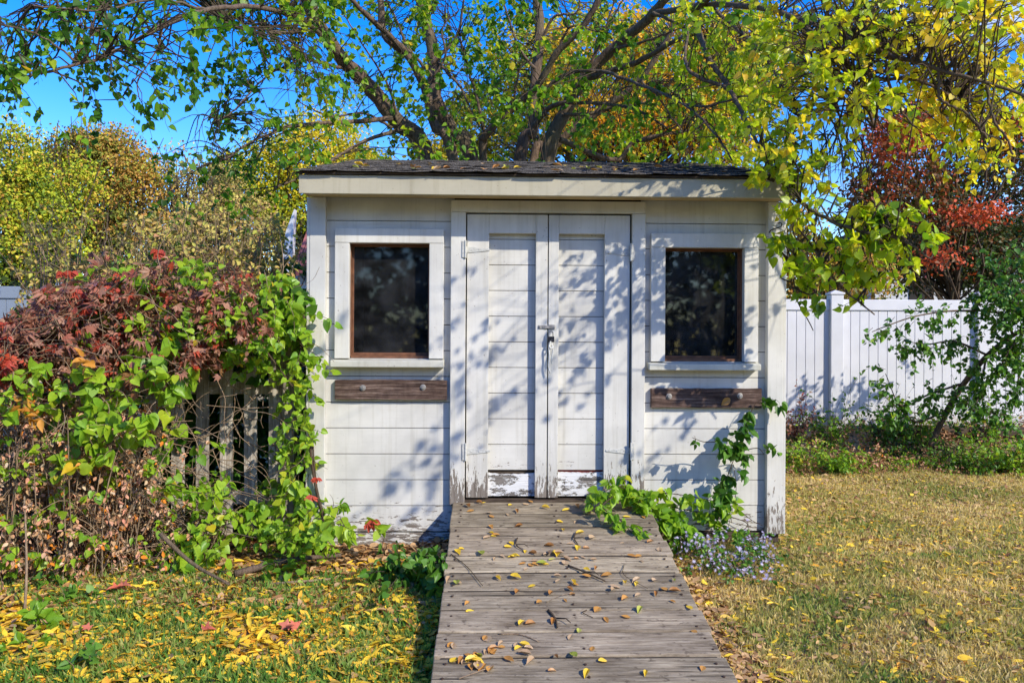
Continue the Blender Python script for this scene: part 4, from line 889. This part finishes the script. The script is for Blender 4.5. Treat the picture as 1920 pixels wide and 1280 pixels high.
# dried brambles on the left
o0 = np.array((-2.5, 4.7, 0)); t = thing('dry_brambles', 'tangle of dry brown brambles and withered leaves left of the pickets', 'bramble', tuple(o0)); lc = LC(OVAL); tc = TC()
for k in range(900):
    px = rng.uniform(-90, 345)+rng.normal(0, 10); Y = rng.uniform(hedge_front(px)-.05, 5.3); py = rng.uniform(740, 1075)
    if px > 290 and py < 960 and rng.random() < .85: continue
    p = W(px, py, Y); p[2] = max(p[2], .03)
    spray(lc, tc if k % 2 else None, p-o0, np.array((rng.normal(0, .8), -.3, rng.uniform(-.7, .8))), rng.uniform(.15, .35), 11, .042, .9, .62, .25, nup=.35)
for k in range(420):
    px = rng.uniform(-90, 400); Y = rng.uniform(hedge_front(px), 5.3); p = W(px, 1000, Y); p[2] = gz(p[0], p[1]); h = rng.uniform(.3, 1.0)*(1 if px < 270 else .35)
    a = rv(.10); b = rv(.12)
    tc.tube(smooth([p-o0, p-o0+np.array((a[0], a[1], h*.55)), p-o0+np.array((a[0]+b[0], a[1]+b[1]*.6, h)), p-o0+np.array((a[0]+b[0]*2.2, a[1]+b[1]-.08, h*.93))], 4), np.linspace(.0045, .0018, 13), 4)
for k in range(230):
    px = rng.uniform(-80, 520); Y = hedge_front(px)+rng.uniform(-.06, .25); a0 = W(px, rng.uniform(hedge_top(px)+20, 1000), Y); pts_ = [a0]; d_ = unit(np.array((rng.normal(0, 1), rng.normal(0, .12), rng.normal(0, .6)))); st_ = rng.uniform(.05, .10)
    for q in range(7): d_ = unit(d_+np.array((rng.normal(0, .35), rng.normal(0, .12), rng.normal(-.08, .35)))); pts_.append(pts_[-1]+d_*st_)
    pts_ = np.array(pts_); pts_[:, 2] = np.maximum(pts_[:, 2], .02); tc.tube(smooth(pts_-o0, 3), np.linspace(.0032, .0012, 22), 4)
lc.build('foliage', M['dead'], t)
tc.build('stems', M['straw'], t)
o0 = np.array((-2.5, 4.6, 0)); t = thing('small_weeds', 'small yellow green leaves sprinkled through the dry brambles', 'weed', tuple(o0)); lc = LC(HEART); tc = TC()
for k in range(130):
    px = rng.uniform(-60, 330); spray(lc, tc, W(px, rng.uniform(720, 1060), hedge_front(px)+rng.normal(0, .08))-o0, np.array((rng.normal(0, .8), -.4, rng.uniform(-.5, .6))), rng.uniform(.08, .2), 5, .055, .7, .5, .2)
lc.build('foliage', M['vine'], t); tc.build('stems', M['straw'], t)
# few larger autumn leaves
o0 = np.array((-2.6, 4.5, 0)); t = thing('autumn_seedling', 'orange leaved seedling in front of the dry brambles at the left', 'plant', tuple(o0)); lc = LC(OVAL); tc = TC()
for (px, py) in ((60, 775), (40, 790), (85, 790), (60, 755), (195, 690), (180, 680)): spray(lc, tc, W(px, py, 4.4)-o0, (rng.normal(0, .6), -.2, .3), .10, 5, .09, .6, .5, .15)
tc.tube(smooth([np.array((W(60, 0, 4.4)[0]-o0[0], 0, -.03)), W(60, 790, 4.4)-o0], 4), .003, 5)
lc.build('foliage', leafmat('orange leaves', [(.55, .20, .04), (.62, .30, .05), (.66, .42, .06)], .3), t); tc.build('stem', M['straw'], t)
# seedlings at lower left
for (px, py, n, sz, lab, mat, tn) in ((70, 1170, 7, .075, 'low bright green weed in the leaf litter at bottom left', 'vine', .4), (130, 1130, 7, .05, 'small pale green seedling in front of the dry brambles', 'shrub', .55), (110, 1110, 6, .05, 'small green seedling under the brambles at the left edge', 'shrub', .5), (160, 1230, 5, .055, 'small green weed near the bottom left corner', 'shrub', .45), (20, 1210, 8, .06, 'green weed cut by the left edge of the lawn', 'vine', .3)):
    Y = FPX*1.42/(py-640); p = W(px, py, Y); p[2] = gz(p[0], p[1]); t = thing('seedling', lab, 'weed', tuple(p), 0, 'weeds in the leaf litter'); lc = LC(HEART); tc = TC()
    for k in range(n): spray(lc, tc, (rng.normal(0, .05), rng.normal(0, .04), 0), np.array((rng.normal(0, .5), rng.normal(-.1, .3), 1)), rng.uniform(.08, .16), 6, sz, .5, tn, .1)
    lc.build('foliage', M[mat], t); tc.build('stems', M['straw'], t)
# plant beside ramp, left
o0 = np.array((-.75, 4.6, 0)); t = thing('leafy_shrub', 'low green heart leaved plant beside the left edge of the ramp', 'plant', tuple(o0)); lc = LC(HEART); tc = TC()
for a in ((800, 1050, 22, 16, 4.65, 20, .07, .35), (760, 1070, 25, 15, 4.6, 18, .07, .3), (820, 1070, 10, 22, 4.6, 12, .07, .4), (725, 1065, 15, 12, 4.65, 7, .065, .35), (790, 1095, 20, 10, 4.5, 8, .065, .4), (710, 1015, 25, 8, 4.95, 4, .055, .4)): patch(lc, tc, o0, *a, 6, .8, .13)
lc.build('foliage', M['shrub'], t); tc.build('stems', M['twig'], t)

# ------------------------------------------------------------------ vine on the right of the shed front
o0 = SO+np.array((1.1, -.2, 0)); t = thing('wall_vine', 'green vine climbing up the shed siding to the right dark plank', 'vine', tuple(o0)); lc = LC(HEART); tc = TC()
def path(pts, n, size, tone, r=.004, ln=.10, nl=5, sp=.02):
    S = smooth([FW(*p) for p in pts], 10); tc.tube(S-o0, np.linspace(r, r*.5, len(S)), 5)
    for k in range(n):
        p = S[int(rng.integers(0, len(S)))]+rv(sp); spray(lc, tc, p-o0, np.array((rng.normal(0, .7), -.6, rng.uniform(-.9, .3))), rng.uniform(.6, 1.2)*ln, nl, size, .8, tone, .13, tr=.0015)
path([(1340, 1010, .10), (1352, 940, .12), (1365, 890, .14), (1380, 850, .15), (1398, 800, .12), (1418, 755, .10), (1450, 748, .10)], 26, .075, .3)
path([(1378, 850, .15), (1350, 830, .18), (1320, 828, .2), (1298, 820, .22)], 9, .065, .35)
path([(1370, 900, .14), (1350, 925, .15), (1340, 960, .15)], 5, .07, .3)
path([(1390, 845, .14), (1420, 840, .14), (1432, 850, .14)], 4, .06, .5)
path([(1340, 960, .13), (1400, 980, .15), (1385, 1000, .15)], 5, .06, .4)
for (pts) in ([(1375, 870, .12), (1380, 920, .10), (1365, 990, .10)], [(1380, 950, .10), (1410, 975, .08), (1430, 985, .08)], [(1372, 870, .1), (1366, 930, .1), (1372, 980, .1)]):
    S = smooth([FW(*p) for p in pts], 8); tc.tube(S-o0, .0022, 4)
lc.build('foliage', M['shrub'], t); tc.build('stems', M['twig'], t)
o0 = SO+np.array((.6, -.4, .1)); t = thing('creeping_vine', 'leafy green vine spilling over the right corner of the ramp top', 'vine', tuple(o0)); lc = LC(HEART); tc = TC()
path([(1270, 1000, .15), (1230, 960, .2), (1190, 925, .2), (1150, 910, .2), (1115, 930, .3)], 36, .075, .5)
path([(1160, 890, .12), (1170, 905, .15), (1190, 940, .2), (1220, 970, .25)], 15, .07, .5)
path([(1200, 920, .15), (1260, 925, .15), (1320, 935, .15), (1375, 950, .15)], 22, .065, .5)
path([(1150, 930, .3), (1130, 950, .4), (1165, 975, .5), (1185, 1000, .55)], 12, .065, .4)
path([(1240, 960, .2), (1270, 985, .22), (1300, 1000, .22)], 17, .085, .4)
path([(1190, 985, .5), (1210, 1000, .5)], 8, .065, .35)
path([(1250, 1010, .3), (1280, 1030, .35), (1265, 1045, .4)], 8, .06, .35)
path([(1200, 935, .12), (1260, 950, .12), (1330, 965, .12), (1390, 985, .12)], 20, .055, .5)
lc.build('foliage', M['vine'], t); tc.build('stems', M['twig'], t)
# asters
o0 = SO+np.array((1.15, -.45, 0)); t = thing('aster_plant', 'sprawling asters with small lavender flowers at the shed right corner', 'flowers', tuple(o0)); lc = LC(STAR); tc = TC(); lg = LC(OVAL)
for (px, py, Y, n) in ((1290, 1022, 4.95, 45), (1320, 1020, 4.95, 35), (1345, 1010, 5.0, 25), (1350, 1050, 4.8, 40), (1390, 1040, 4.85, 45), (1420, 1010, 5.05, 40), (1440, 1050, 4.8, 30), (1400, 1080, 4.65, 24), (1440, 1090, 4.6, 18), (1370, 1075, 4.7, 20), (1430, 1020, 4.95, 25), (1330, 1060, 4.75, 16), (1290, 1060, 4.7, 8), (1380, 990, 5.0, 8)):
    b = W(px, py, Y); b[2] = max(.0, gz(b[0], b[1]))
    for k in range(n):
        p = W(px+rng.normal(0, 13), py+rng.normal(0, 9), Y+rng.normal(0, .06)); p[2] = max(p[2], .03)
        lc.add(p-o0, rv(), np.array((0, -.6, .8))+rv(.5), rng.uniform(.010, .016), rng.random())
        if k % 3 == 0:
            r0 = p*np.array((1, 1, 0))+np.array((rng.normal(0, .06), rng.uniform(.02, .15), gz(p[0], p[1]))); tc.tube(smooth([r0-o0, (r0+p)/2-o0+rv(.02), p-o0], 3), .0018, 3)
            spray(lg, None, (r0*.4+p*.6)-o0, rv()+np.array((0, 0, .5)), .1, 7, .035, .5, .35, .2)
lc.build('flower_heads', M['aster'], t); lg.build('foliage', M['shrub'], t); tc.build('stems', M['straw'], t)

# ------------------------------------------------------------------ right side: leaning tree, shrubs, bed
o0 = W(1778, 800, 8.9); o0[2] = .1; t = thing('leaning_tree', 'small leaning tree with arching leafy branches before the white fence', 'tree', tuple(o0)); tc = TC(); lc = LC(HEART); tb = TC()
tb.tube(smooth([W(*p)-o0 for p in ((1745, 835, 8.9), (1768, 785, 8.9), (1803, 725, 8.8), (1850, 668, 8.6), (1905, 625, 8.4), (1990, 585, 8.2))], 7), np.linspace(.036, .022, 36), 8)
arcs = [[(1900, 630, 8.4), (1880, 590, 8.3), (1800, 582, 8.2), (1720, 592, 8.1), (1660, 612, 8.0), (1635, 622, 8.0)], [(1950, 600, 8.3), (1900, 560, 8.2), (1860, 545, 8.2), (1850, 535, 8.2)], [(1960, 600, 8.2), (1910, 570, 8.0), (1870, 562, 8.0)],
        [(1850, 665, 8.6), (1790, 640, 8.5), (1740, 645, 8.4), (1700, 640, 8.3)], [(1800, 720, 8.8), (1740, 740, 8.7), (1690, 760, 8.6), (1660, 700, 8.5)], [(1850, 665, 8.6), (1840, 720, 8.5), (1830, 760, 8.4)], [(1900, 640, 8.4), (1910, 700, 8.4), (1900, 760, 8.4)], [(1920, 620, 8.4), (1890, 660, 8.2), (1870, 700, 8.2)],
        [(1790, 740, 8.9), (1840, 770, 8.7), (1900, 780, 8.6)], [(1775, 770, 8.9), (1720, 790, 8.8), (1690, 770, 8.7), (1650, 735, 8.6)]]
ns = [46, 34, 30, 40, 30, 34, 34, 32, 28, 28]
for pts, n in zip(arcs, ns):
    S = smooth([W(*p)-o0 for p in pts], 8); tb.tube(S, np.linspace(.014, .004, len(S)), 5)
    for k in range(n): spray(lc, tc, S[int(rng.integers(2, len(S)))]+rv(.05), np.array((rng.normal(-.3, .6), -.1, rng.uniform(-.8, .2))), rng.uniform(.12, .3), 9, .062, .8, .38, .2)
for k in range(150):
    spray(lc, tc, W(rng.uniform(1850, 2060), rng.uniform(450, 640), rng.uniform(8.0, 8.7))-o0, np.array((rng.normal(-.3, .6), -.2, rng.uniform(-.7, .3))), rng.uniform(.15, .35), 9, .060, .7, .42, .2)
lc.build('crown', M['shrub'], t); tb.build('trunk', M['bark'], t); tc.build('twigs', M['twig'], t)
BG = 'plants in the bed below the white fence'
def bedplant(name, label, px, Y, h, spread, n, size, mat, tone, nl=9, tpl=OVAL):
    p = W(px, 640, Y); p[2] = gz(p[0], p[1]); t = thing(name, label, 'shrub', tuple(p), 0, BG); lc = LC(tpl); tc = TC()
    for k in range(n):
        a = rng.uniform(0, 6.28); d = np.array((math.cos(a)*spread, math.sin(a)*spread, h))*rng.uniform(.5, 1.1); l = np.linalg.norm(d)
        spray(lc, tc, (rng.normal(0, .03), rng.normal(0, .03), 0), d, l, int(nl*1.6), size*1.1, .3, tone, .2, tr=.004)
    lc.build('foliage', M[mat], t); tc.build('stems', M['twig'], t)
bedplant('bed_shrub', 'reddish twiggy shrub at the fence beside the shed corner', 1492, 9.2, .65, .3, 22, .05, 'creeper', .55, 8)
bedplant('bed_shrub', 'upright green shrub in front of the first fence post', 1560, 9.0, .85, .25, 24, .055, 'shrub', .55, 12)
bedplant('bed_shrub', 'slender green shrub with an arching top right of the post', 1655, 9.1, .75, .35, 18, .06, 'shrub', .3, 11)
bedplant('bed_shrub', 'loose pale green shrub under the leaning tree', 1725, 9.1, .5, .45, 20, .055, 'vine', .45, 9)
bedplant('bed_shrub', 'bright green round clump at the lawn edge', 1570, 8.3, .30, .25, 40, .05, 'vine', .4, 11)
bedplant('bed_shrub', 'low green clump right of the log below the fence', 1790, 8.5, .36, .35, 40, .055, 'shrub', .5, 10)
bedplant('bed_shrub', 'wide green and yellow clump at the right edge of the bed', 1880, 8.4, .5, .5, 60, .06, 'vine', .45, 11)
bedplant('bed_shrub', 'dull green clump nearest the shed in the bed', 1487, 8.6, .45, .3, 34, .045, 'vine', .5, 10)
bedplant('bed_shrub', 'thin branching shrub at the far right before the fence', 1850, 9.2, .9, .3, 20, .05, 'shrub', .4, 8)
bedplant('bed_shrub', 'dark green sprig below the fence between the two posts', 1690, 8.9, .32, .3, 22, .045, 'shrub', .3, 9)
lc = LC(OVAL); tc = TC()
for k in range(1900):
    x = rng.uniform(1.4, 7.0); y = rng.uniform(8.25, 9.75); z = float(gz(x, y)); hh = rng.uniform(.06, .30)*(1-.4*(y < 8.5))
    spray(lc, None, (x, y, z), np.array((rng.normal(0, .5), rng.normal(-.1, .4), 1)), hh, 9, .042, .3, .42, .25, nup=.3)
tag(lc.build('ground_cover', M['dead']), 'withered brown and green ground cover filling the bed', 'plants', kind='stuff')
lc = LC(OVAL)
for k in range(750):
    x = rng.uniform(1.4, 7.0); y = rng.uniform(8.2, 9.75); z = float(gz(x, y))
    spray(lc, None, (x, y, z), np.array((rng.normal(0, .5), rng.normal(-.1, .4), 1)), rng.uniform(.08, .25), 8, .045, .3, .45, .2)
tag(lc.build('ground_cover', M['vine']), 'patchy low green weeds spread through the bed', 'plants', kind='stuff')
for (px0, px1, Y, z, lab) in ((1640, 1800, 9.35, .34, 'dark old timber lying along the foot of the white fence'), (1800, 1980, 9.3, .33, 'shorter dark timber at the right end of the bed')):
    a = W(px0, 0, Y); b = W(px1, 0, Y); s = MB(); s.tube([(a[0], Y, z), ((a[0]+b[0])/2, Y+.02, z+.01), (b[0]-.02, Y, z)], .07, 8); tag(s.build('landscape_timber', M['log'], None, .01), lab, 'timber')

# ------------------------------------------------------------------ grass and fallen leaves
def inramp(x, y):
    lx = (x-SO[0])*U[0]+(y-SO[1])*U[1]; ly = -((x-SO[0])*NI[0]+(y-SO[1])*NI[1]); return (lx > rx0-.03) & (lx < rx1+.02) & (ly > -.1) & (ly < dend)
def inshed(x, y): 
    lx = (x-SO[0])*U[0]+(y-SO[1])*U[1]; ly = ((x-SO[0])*NI[0]+(y-SO[1])*NI[1]); return (lx > xL) & (lx < xR) & (ly > 0.0) & (ly < DEPTH)
def noise2(x, y, s=1.0):
    return .5+.25*(np.sin(x*2.1*s+1.3*np.sin(y*1.7*s))+np.sin(y*2.9*s+1.1*np.sin(x*2.3*s+2)))
def scatter(n, x0, x1, y0, y1, keep):
    x = rng.uniform(x0, x1, n); y = rng.uniform(y0, y1, n); k = keep(x, y) & ~inramp(x, y) & ~inshed(x, y) & (np.abs(x) < y*.72+.4); return x[k], y[k]
def blades(n, x0, x1, y0, y1, keep, h, tone, wmul=1.0):
    x, y = scatter(n, x0, x1, y0, y1, keep); m = len(x); P = np.stack([x, y, gz(x, y)-.004], 1)
    D = np.stack([rng.normal(0, .55, m), rng.normal(0, .55, m), np.ones(m)], 1); N = np.stack([rng.normal(0, 1, m), rng.normal(-.3, 1, m), rng.normal(.5, .5, m)], 1)
    return P, D, N, h*rng.uniform(.5, 1.4, m), tone(x, y)+rng.normal(0, .16, m)
lc = LC(BLADE)
lc.add(*blades(190000, .6, 6.5, 2.3, 5.2, lambda x, y: x > .5, .040, lambda x, y: .66-.42*(noise2(x, y, 2.2)-.5)-.3*(noise2(x+5, y, 5.1)-.5)))
lc.add(*blades(120000, 1.3, 7.5, 5.2, 8.9, lambda x, y: (x > 1.2), .045, lambda x, y: .70-.4*(noise2(x, y, 1.6)-.5)))
lc.add(*blades(110000, -3.4, -.2, 2.3, 4.75, lambda x, y: noise2(x, y, 2.6)+rng.normal(0, .15, len(x)) > .30, .05, lambda x, y: .18+.25*(noise2(x, y, 3)-.3)))
tag(lc.build('grass', M['grass']), 'short dry olive and tan mown lawn grass', 'grass', kind='stuff')
def lay(lc, x, y, size, tone, tv, lift=.012, tilt=.35):
    m = len(x); P = np.stack([x, y, gz(x, y)+lift+rng.uniform(0, .02, m)], 1); a = rng.uniform(0, 6.283, m)
    D = np.stack([np.cos(a), np.sin(a), rng.normal(0, .22, m)], 1); N = np.stack([rng.normal(0, tilt, m), rng.normal(0, tilt, m), np.ones(m)], 1)
    lc.add(P, D, N, size*rng.uniform(.55, 1.3, m), tone+rng.normal(0, tv, m))
l1 = LC(OVAL); l2 = LC(LANCE); l3 = LC(OVAL)
x, y = scatter(9500, -3.4, -.15, 2.3, 4.9, lambda x, y: rng.random(len(x)) < .35+.65*(1-noise2(x, y, 2.6))); lay(l1, x, y, .052, .68, .24)
x, y = scatter(11000, -3.4, -.15, 2.3, 4.9, lambda x, y: rng.random(len(x)) < .45+.55*(1-noise2(x+3, y, 2.1))); lay(l2, x, y, .075, .72, .22)
x, y = scatter(9000, -3.6, -.2, 4.2, 5.6, lambda x, y: x < 3); lay(l3, x, y, .06, .35, .2)
x, y = scatter(2600, .5, 6.0, 2.3, 5.3, lambda x, y: noise2(x, y, 3.3)+rng.normal(0, .12, len(x)) > .5); lay(l1, x, y, .055, .55, .3)
x, y = scatter(2600, .5, 6.0, 2.3, 6, lambda x, y: x > .6); lay(l2, x, y, .055, .55, .3)
x, y = scatter(15000, .5, 6.0, 2.3, 6, lambda x, y: noise2(x, y, 4)+rng.normal(0, .2, len(x)) > .45); lay(l3, x, y, .034, .5, .3)
x, y = scatter(9000, 1.3, 7.0, 6.0, 9.0, lambda x, y: x > 1.2); lay(l3, x, y, .045, .45, .2)
x, y = scatter(3400, 1.3, 7.0, 5.2, 8.8, lambda x, y: x > 1.2); lay(l1, x, y, .045, .55, .28)
# drift of brown leaves along the right edge of the ramp and below the left edge
n = 2600; dd = rng.uniform(.1, 2.7, n); off = np.abs(rng.normal(0, .10, n))+.02; q = np.array([SO+U*(rx1+o_)-NI*d_ for o_, d_ in zip(off, dd)]); lay(l3, q[:, 0], q[:, 1], .05, .5, .2)
n = 900; dd = rng.uniform(.3, 2.7, n); off = -np.abs(rng.normal(0, .12, n))-.02; q = np.array([SO+U*(rx0+o_)-NI*d_ for o_, d_ in zip(off, dd)]); lay(l1, q[:, 0], q[:, 1], .06, .55, .2)
lit = l1.build('leaf_litter', M['litter'], curl=(-.5, .9)); tag(lit, 'broad yellow and brown fallen leaves strewn over the lawn', 'leaves', kind='stuff')
tag(l2.build('leaf_litter', M['litter'], curl=(-.4, .7)), 'narrow yellow fallen leaves strewn over the lawn', 'leaves', kind='stuff')
tag(l3.build('leaf_litter', M['litterbrown'], curl=(-.6, 1.2)), 'small crumbled brown leaves along the ramp and the fence foot', 'leaves', kind='stuff')
# leaves lying on the ramp, the threshold and the roof: each one its own
def cupleaf(tpl, bend):
    V, T = tpl; V = V.copy(); V[:, 2] = V[:, 2]*bend+.10*bend*np.abs(V[:, 1]-.5)**1.5; V[:, 2] -= V[:, 2].min(); return V, T
colors = {'yellow': leafmat('ramp leaf yellow', [(.66, .44, .03), (.80, .58, .06)], .15), 'rusty': leafmat('ramp leaf orange', [(.36, .16, .04), (.52, .26, .06)], .1),
          'pale green': leafmat('ramp leaf green', [(.34, .38, .05), (.5, .5, .1)], .2), 'withered tan': leafmat('ramp leaf tan', [(.40, .26, .14), (.5, .36, .22)], .1)}
base = {}
for cn, mt in colors.items():
    for shp, tpl in (('narrow', LANCE), ('broad', OVAL)):
        for bi, bd in enumerate((.5, 1.3)):
            V, T = cupleaf(tpl, bd); me = bpy.data.meshes.new('fallen_leaf'); me.from_pydata((V*np.array((1.5 if shp == 'narrow' else 1.15, 1, 1))).tolist(), [], T.tolist()); me.materials.append(mt)
            a = me.attributes.new('rnd', 'FLOAT', 'POINT'); a.data.foreach_set('value', [rng.random()]*len(V)); base[(cn, shp, bi)] = me
def drop(p, slope, cn, shp, bi, size, place_, group):
    o = bpy.data.objects.new('fallen_leaf', base[(cn, shp, bi)]); C.objects.link(o); o.location = tuple(p); o.scale = (size,)*3
    o.rotation_euler = (Matrix.Rotation(YAW, 3, 'Z') @ Matrix.Rotation(slope, 3, 'X') @ Matrix.Rotation(rng.uniform(-.2, .2), 3, 'Y') @ Matrix.Rotation(rng.uniform(0, 6.28), 3, 'Z')).to_euler()
    tag(o, f"{'small ' if size < .042 else ('large ' if size > .058 else '')}{'curled ' if bi else 'flat '}{shp} {cn} leaf {place_}", 'leaf', group)
cl = [(930, 1215, 9), (900, 1235, 10), (860, 1240, 6), (1000, 1230, 5), (985, 1055, 6), (1035, 1040, 7), (1060, 1035, 5), (1075, 1060, 4), (890, 945, 7), (960, 940, 6), (1030, 943, 6), (1100, 955, 6), (1160, 965, 4)]
pts = []
for (px, py, n) in cl: pts += [(px+rng.normal(0, 22), py+rng.normal(0, 8)) for _ in range(n)]
pts += [(rng.uniform(850, 1260), rng.uniform(955, 1120)) for _ in range(60)]+[(rng.uniform(820, 1330), rng.uniform(1080, 1275)) for _ in range(50)]
for (px, py) in pts:
    # meet the view ray with the sloping ramp
    dx, dy = unroll(px, py); r = np.array((dx/FPX, 1, -dy/FPX)); nrm = np.array((0, 0, 1))*1.0-NI*rs; p0 = ramp_pt(0, .06); tt = np.dot(p0-np.array((0, 0, CAMZ)), nrm)/np.dot(r, nrm); p = np.array((0, 0, CAMZ))+r*tt
    lx = np.dot(p-SO, U); ld = -np.dot(p-SO, NI)
    if lx < rx0+.03 or lx > rx1-.03 or ld < .07 or ld > 2.6: continue
    row = ['against the shed door sills', 'just below the shed doors', 'on the upper ramp boards', 'above the ramp middle', 'halfway down the ramp', 'below the ramp middle', 'on the lower ramp boards', 'at the near ramp end'][min(7, int(ld/.27))]
    side = ['by the left edge', 'left of centre', 'in the centre', 'right of centre', 'by the right edge'][min(4, int((lx-rx0)/(rx1-rx0)*5))]
    cn = random.choices(list(colors), (3.6, 3.8, 1.0, 3))[0]
    drop(p+np.array((0, 0, .004)), math.atan(rs), cn, random.choices(('narrow', 'broad'), (2, 1))[0], random.random() < .6 and 1 or 0, rng.uniform(.032, .066), f'{row}, {side}', 'fallen leaves on the ramp')
for k in range(46):
    lx = rng.beta(1.6, 2.2)*(xR-xL-.1)+xL+.05; ly = rng.uniform(-.33, .9) if k < 30 else rng.uniform(-.34, -.1)
    cn = random.choices(list(colors), (6, 3, 1, 2))[0]
    side = ['left end', 'above the left window', 'above the doors', 'over the right window', 'right end'][min(4, int((lx-xL)/(xR-xL)*5))]+(', front edge' if ly < -.15 else ', upper slope')
    drop(SO+U*lx+NI*ly+np.array((0, 0, roofz(ly)+.040)), math.atan(SL), cn, 'broad' if k % 3 == 0 else 'narrow', k % 2, rng.uniform(.045, .08), f'on roof, {side}', 'fallen leaves on the shed roof')
rp = F(1369, 738, .05); drop(SO+U*rp[0]-NI*.046+np.array((0, 0, rp[1]-.03)), R(85), 'rusty', 'broad', 0, .075, 'stuck on the right dark plank beside its bolt', 'fallen leaves on the shed')
redm = leafmat('fallen red maple leaf', [(.50, .12, .07), (.62, .20, .12)], .1)
for i, (px, py, sz, lab) in enumerate(((378, 1190, .075, 'coral red lobed leaf lying flat on the grass left of the ramp'), (545, 1180, .075, 'coral red leaf with raised tips nearest the ramp on the left lawn'), (225, 1125, .075, 'crimson crumpled leaf cluster at the edge of the dry brambles'), (170, 1185, .06, 'small red leaf near the green seedlings at left'), (365, 1080, .07, 'small red leaf under the bright green weeds'))):
    Y = FPX*1.43/(py-640); p = W(px, py, Y); p[2] = gz(p[0], p[1])+.04
    lc = LC(MAPLE); 
    for k in range(3 if i in (1, 2) else 1): lc.add((0, 0, .01*k), (math.cos(i+k*2), math.sin(i+k*2), .2), np.array((.2, -.6, 1))+rv(.2), sz, rng.random())
    o = lc.build('fallen_leaf', redm); o.location = tuple(p); tag(o, lab, 'leaf', 'red leaves on the lawn')
# twigs lying on the ramp
for (a, b, r, lab) in (((1065, 1062), (1135, 1092), .006, 'forked dark twig right of the middle on the upper ramp'), ((1028, 1147), (1045, 1180), .007, 'short thick dark twig halfway down the ramp'), ((846, 1040), (905, 1100), .0028, 'long thin curved twig at the left edge of the ramp'), ((1080, 1000), (1084, 1024), .005, 'short curled twig near the vine on the ramp'), ((1170, 1060), (1215, 1105), .002, 'hair thin straight twig on the right of the ramp'),
                       ((925, 1250), (860, 1275), .004, 'pale twig under the leaf pile at the near end of the ramp'), ((970, 1010), (982, 1035), .0045, 'small bent twig near the top of the ramp'), ((1024, 1130), (1078, 1112), .002, 'pale grass stalk across the middle of the ramp'), ((1100, 1145), (1112, 1160), .003, 'tiny hooked twig right of the ramp middle'), ((935, 1190), (1010, 1205), .0035, 'pale stem running through the orange leaf pile')):
    def rp_(px, py):
        dx, dy = unroll(px, py); r_ = np.array((dx/FPX, 1, -dy/FPX)); nrm = np.array((0, 0, 1.0))-NI*rs; p0 = ramp_pt(0, .06); return np.array((0, 0, CAMZ))+r_*np.dot(p0-np.array((0, 0, CAMZ)), nrm)/np.dot(r_, nrm)
    A = rp_(*a); B = rp_(*b); m = (A+B)/2+np.array((rng.normal(0, .02), rng.normal(0, .02), .012)); s = MB(); s.tube(smooth([A+np.array((0, 0, r+.002)), m, B+np.array((0, 0, r+.004))], 5), [r*(1-.04*i) for i in range(11)], 6)
    if r > .004: s.tube([m, m+np.array((.05, -.03, .01)), m+np.array((.07, -.06, .0))], [r*.6, r*.5, r*.3], 5)
    tag(s.build('twig', M['twig'] if 'pale' not in lab else M['straw'], None, 0, True), lab, 'twig', 'twigs on the ramp')
# dead branches in the brambles
for (pts, r, lab) in (([(300, 1000, 4.55), (360, 1055, 4.5), (430, 1095, 4.4)], .014, 'bare grey branch leaning down out of the brambles'), ([(440, 1075, 4.6), (540, 1050, 4.75), (640, 1040, 4.8)], .022, 'dead dark branch lying in the leaves below the pickets'), ([(500, 1095, 4.55), (620, 1085, 4.6)], .009, 'thin stick lying on the grass before the weeds'), ([(46, 1165, 4.2), (50, 1060, 4.25), (46, 930, 4.4)], .008, 'upright dry cane at the far left')):
    P = [W(*p) for p in pts]
    for p in P: p[2] = max(p[2], gz(p[0], p[1])+r)
    s = MB(); S = smooth(P, 6) if len(P) > 2 else np.array(P); s.tube(S, [r*(1-.5*i/len(S)) for i in range(len(S))], 7); tag(s.build('dead_branch', M['straw'] if r < .012 else M['bark'], None, 0, True), lab, 'branch')
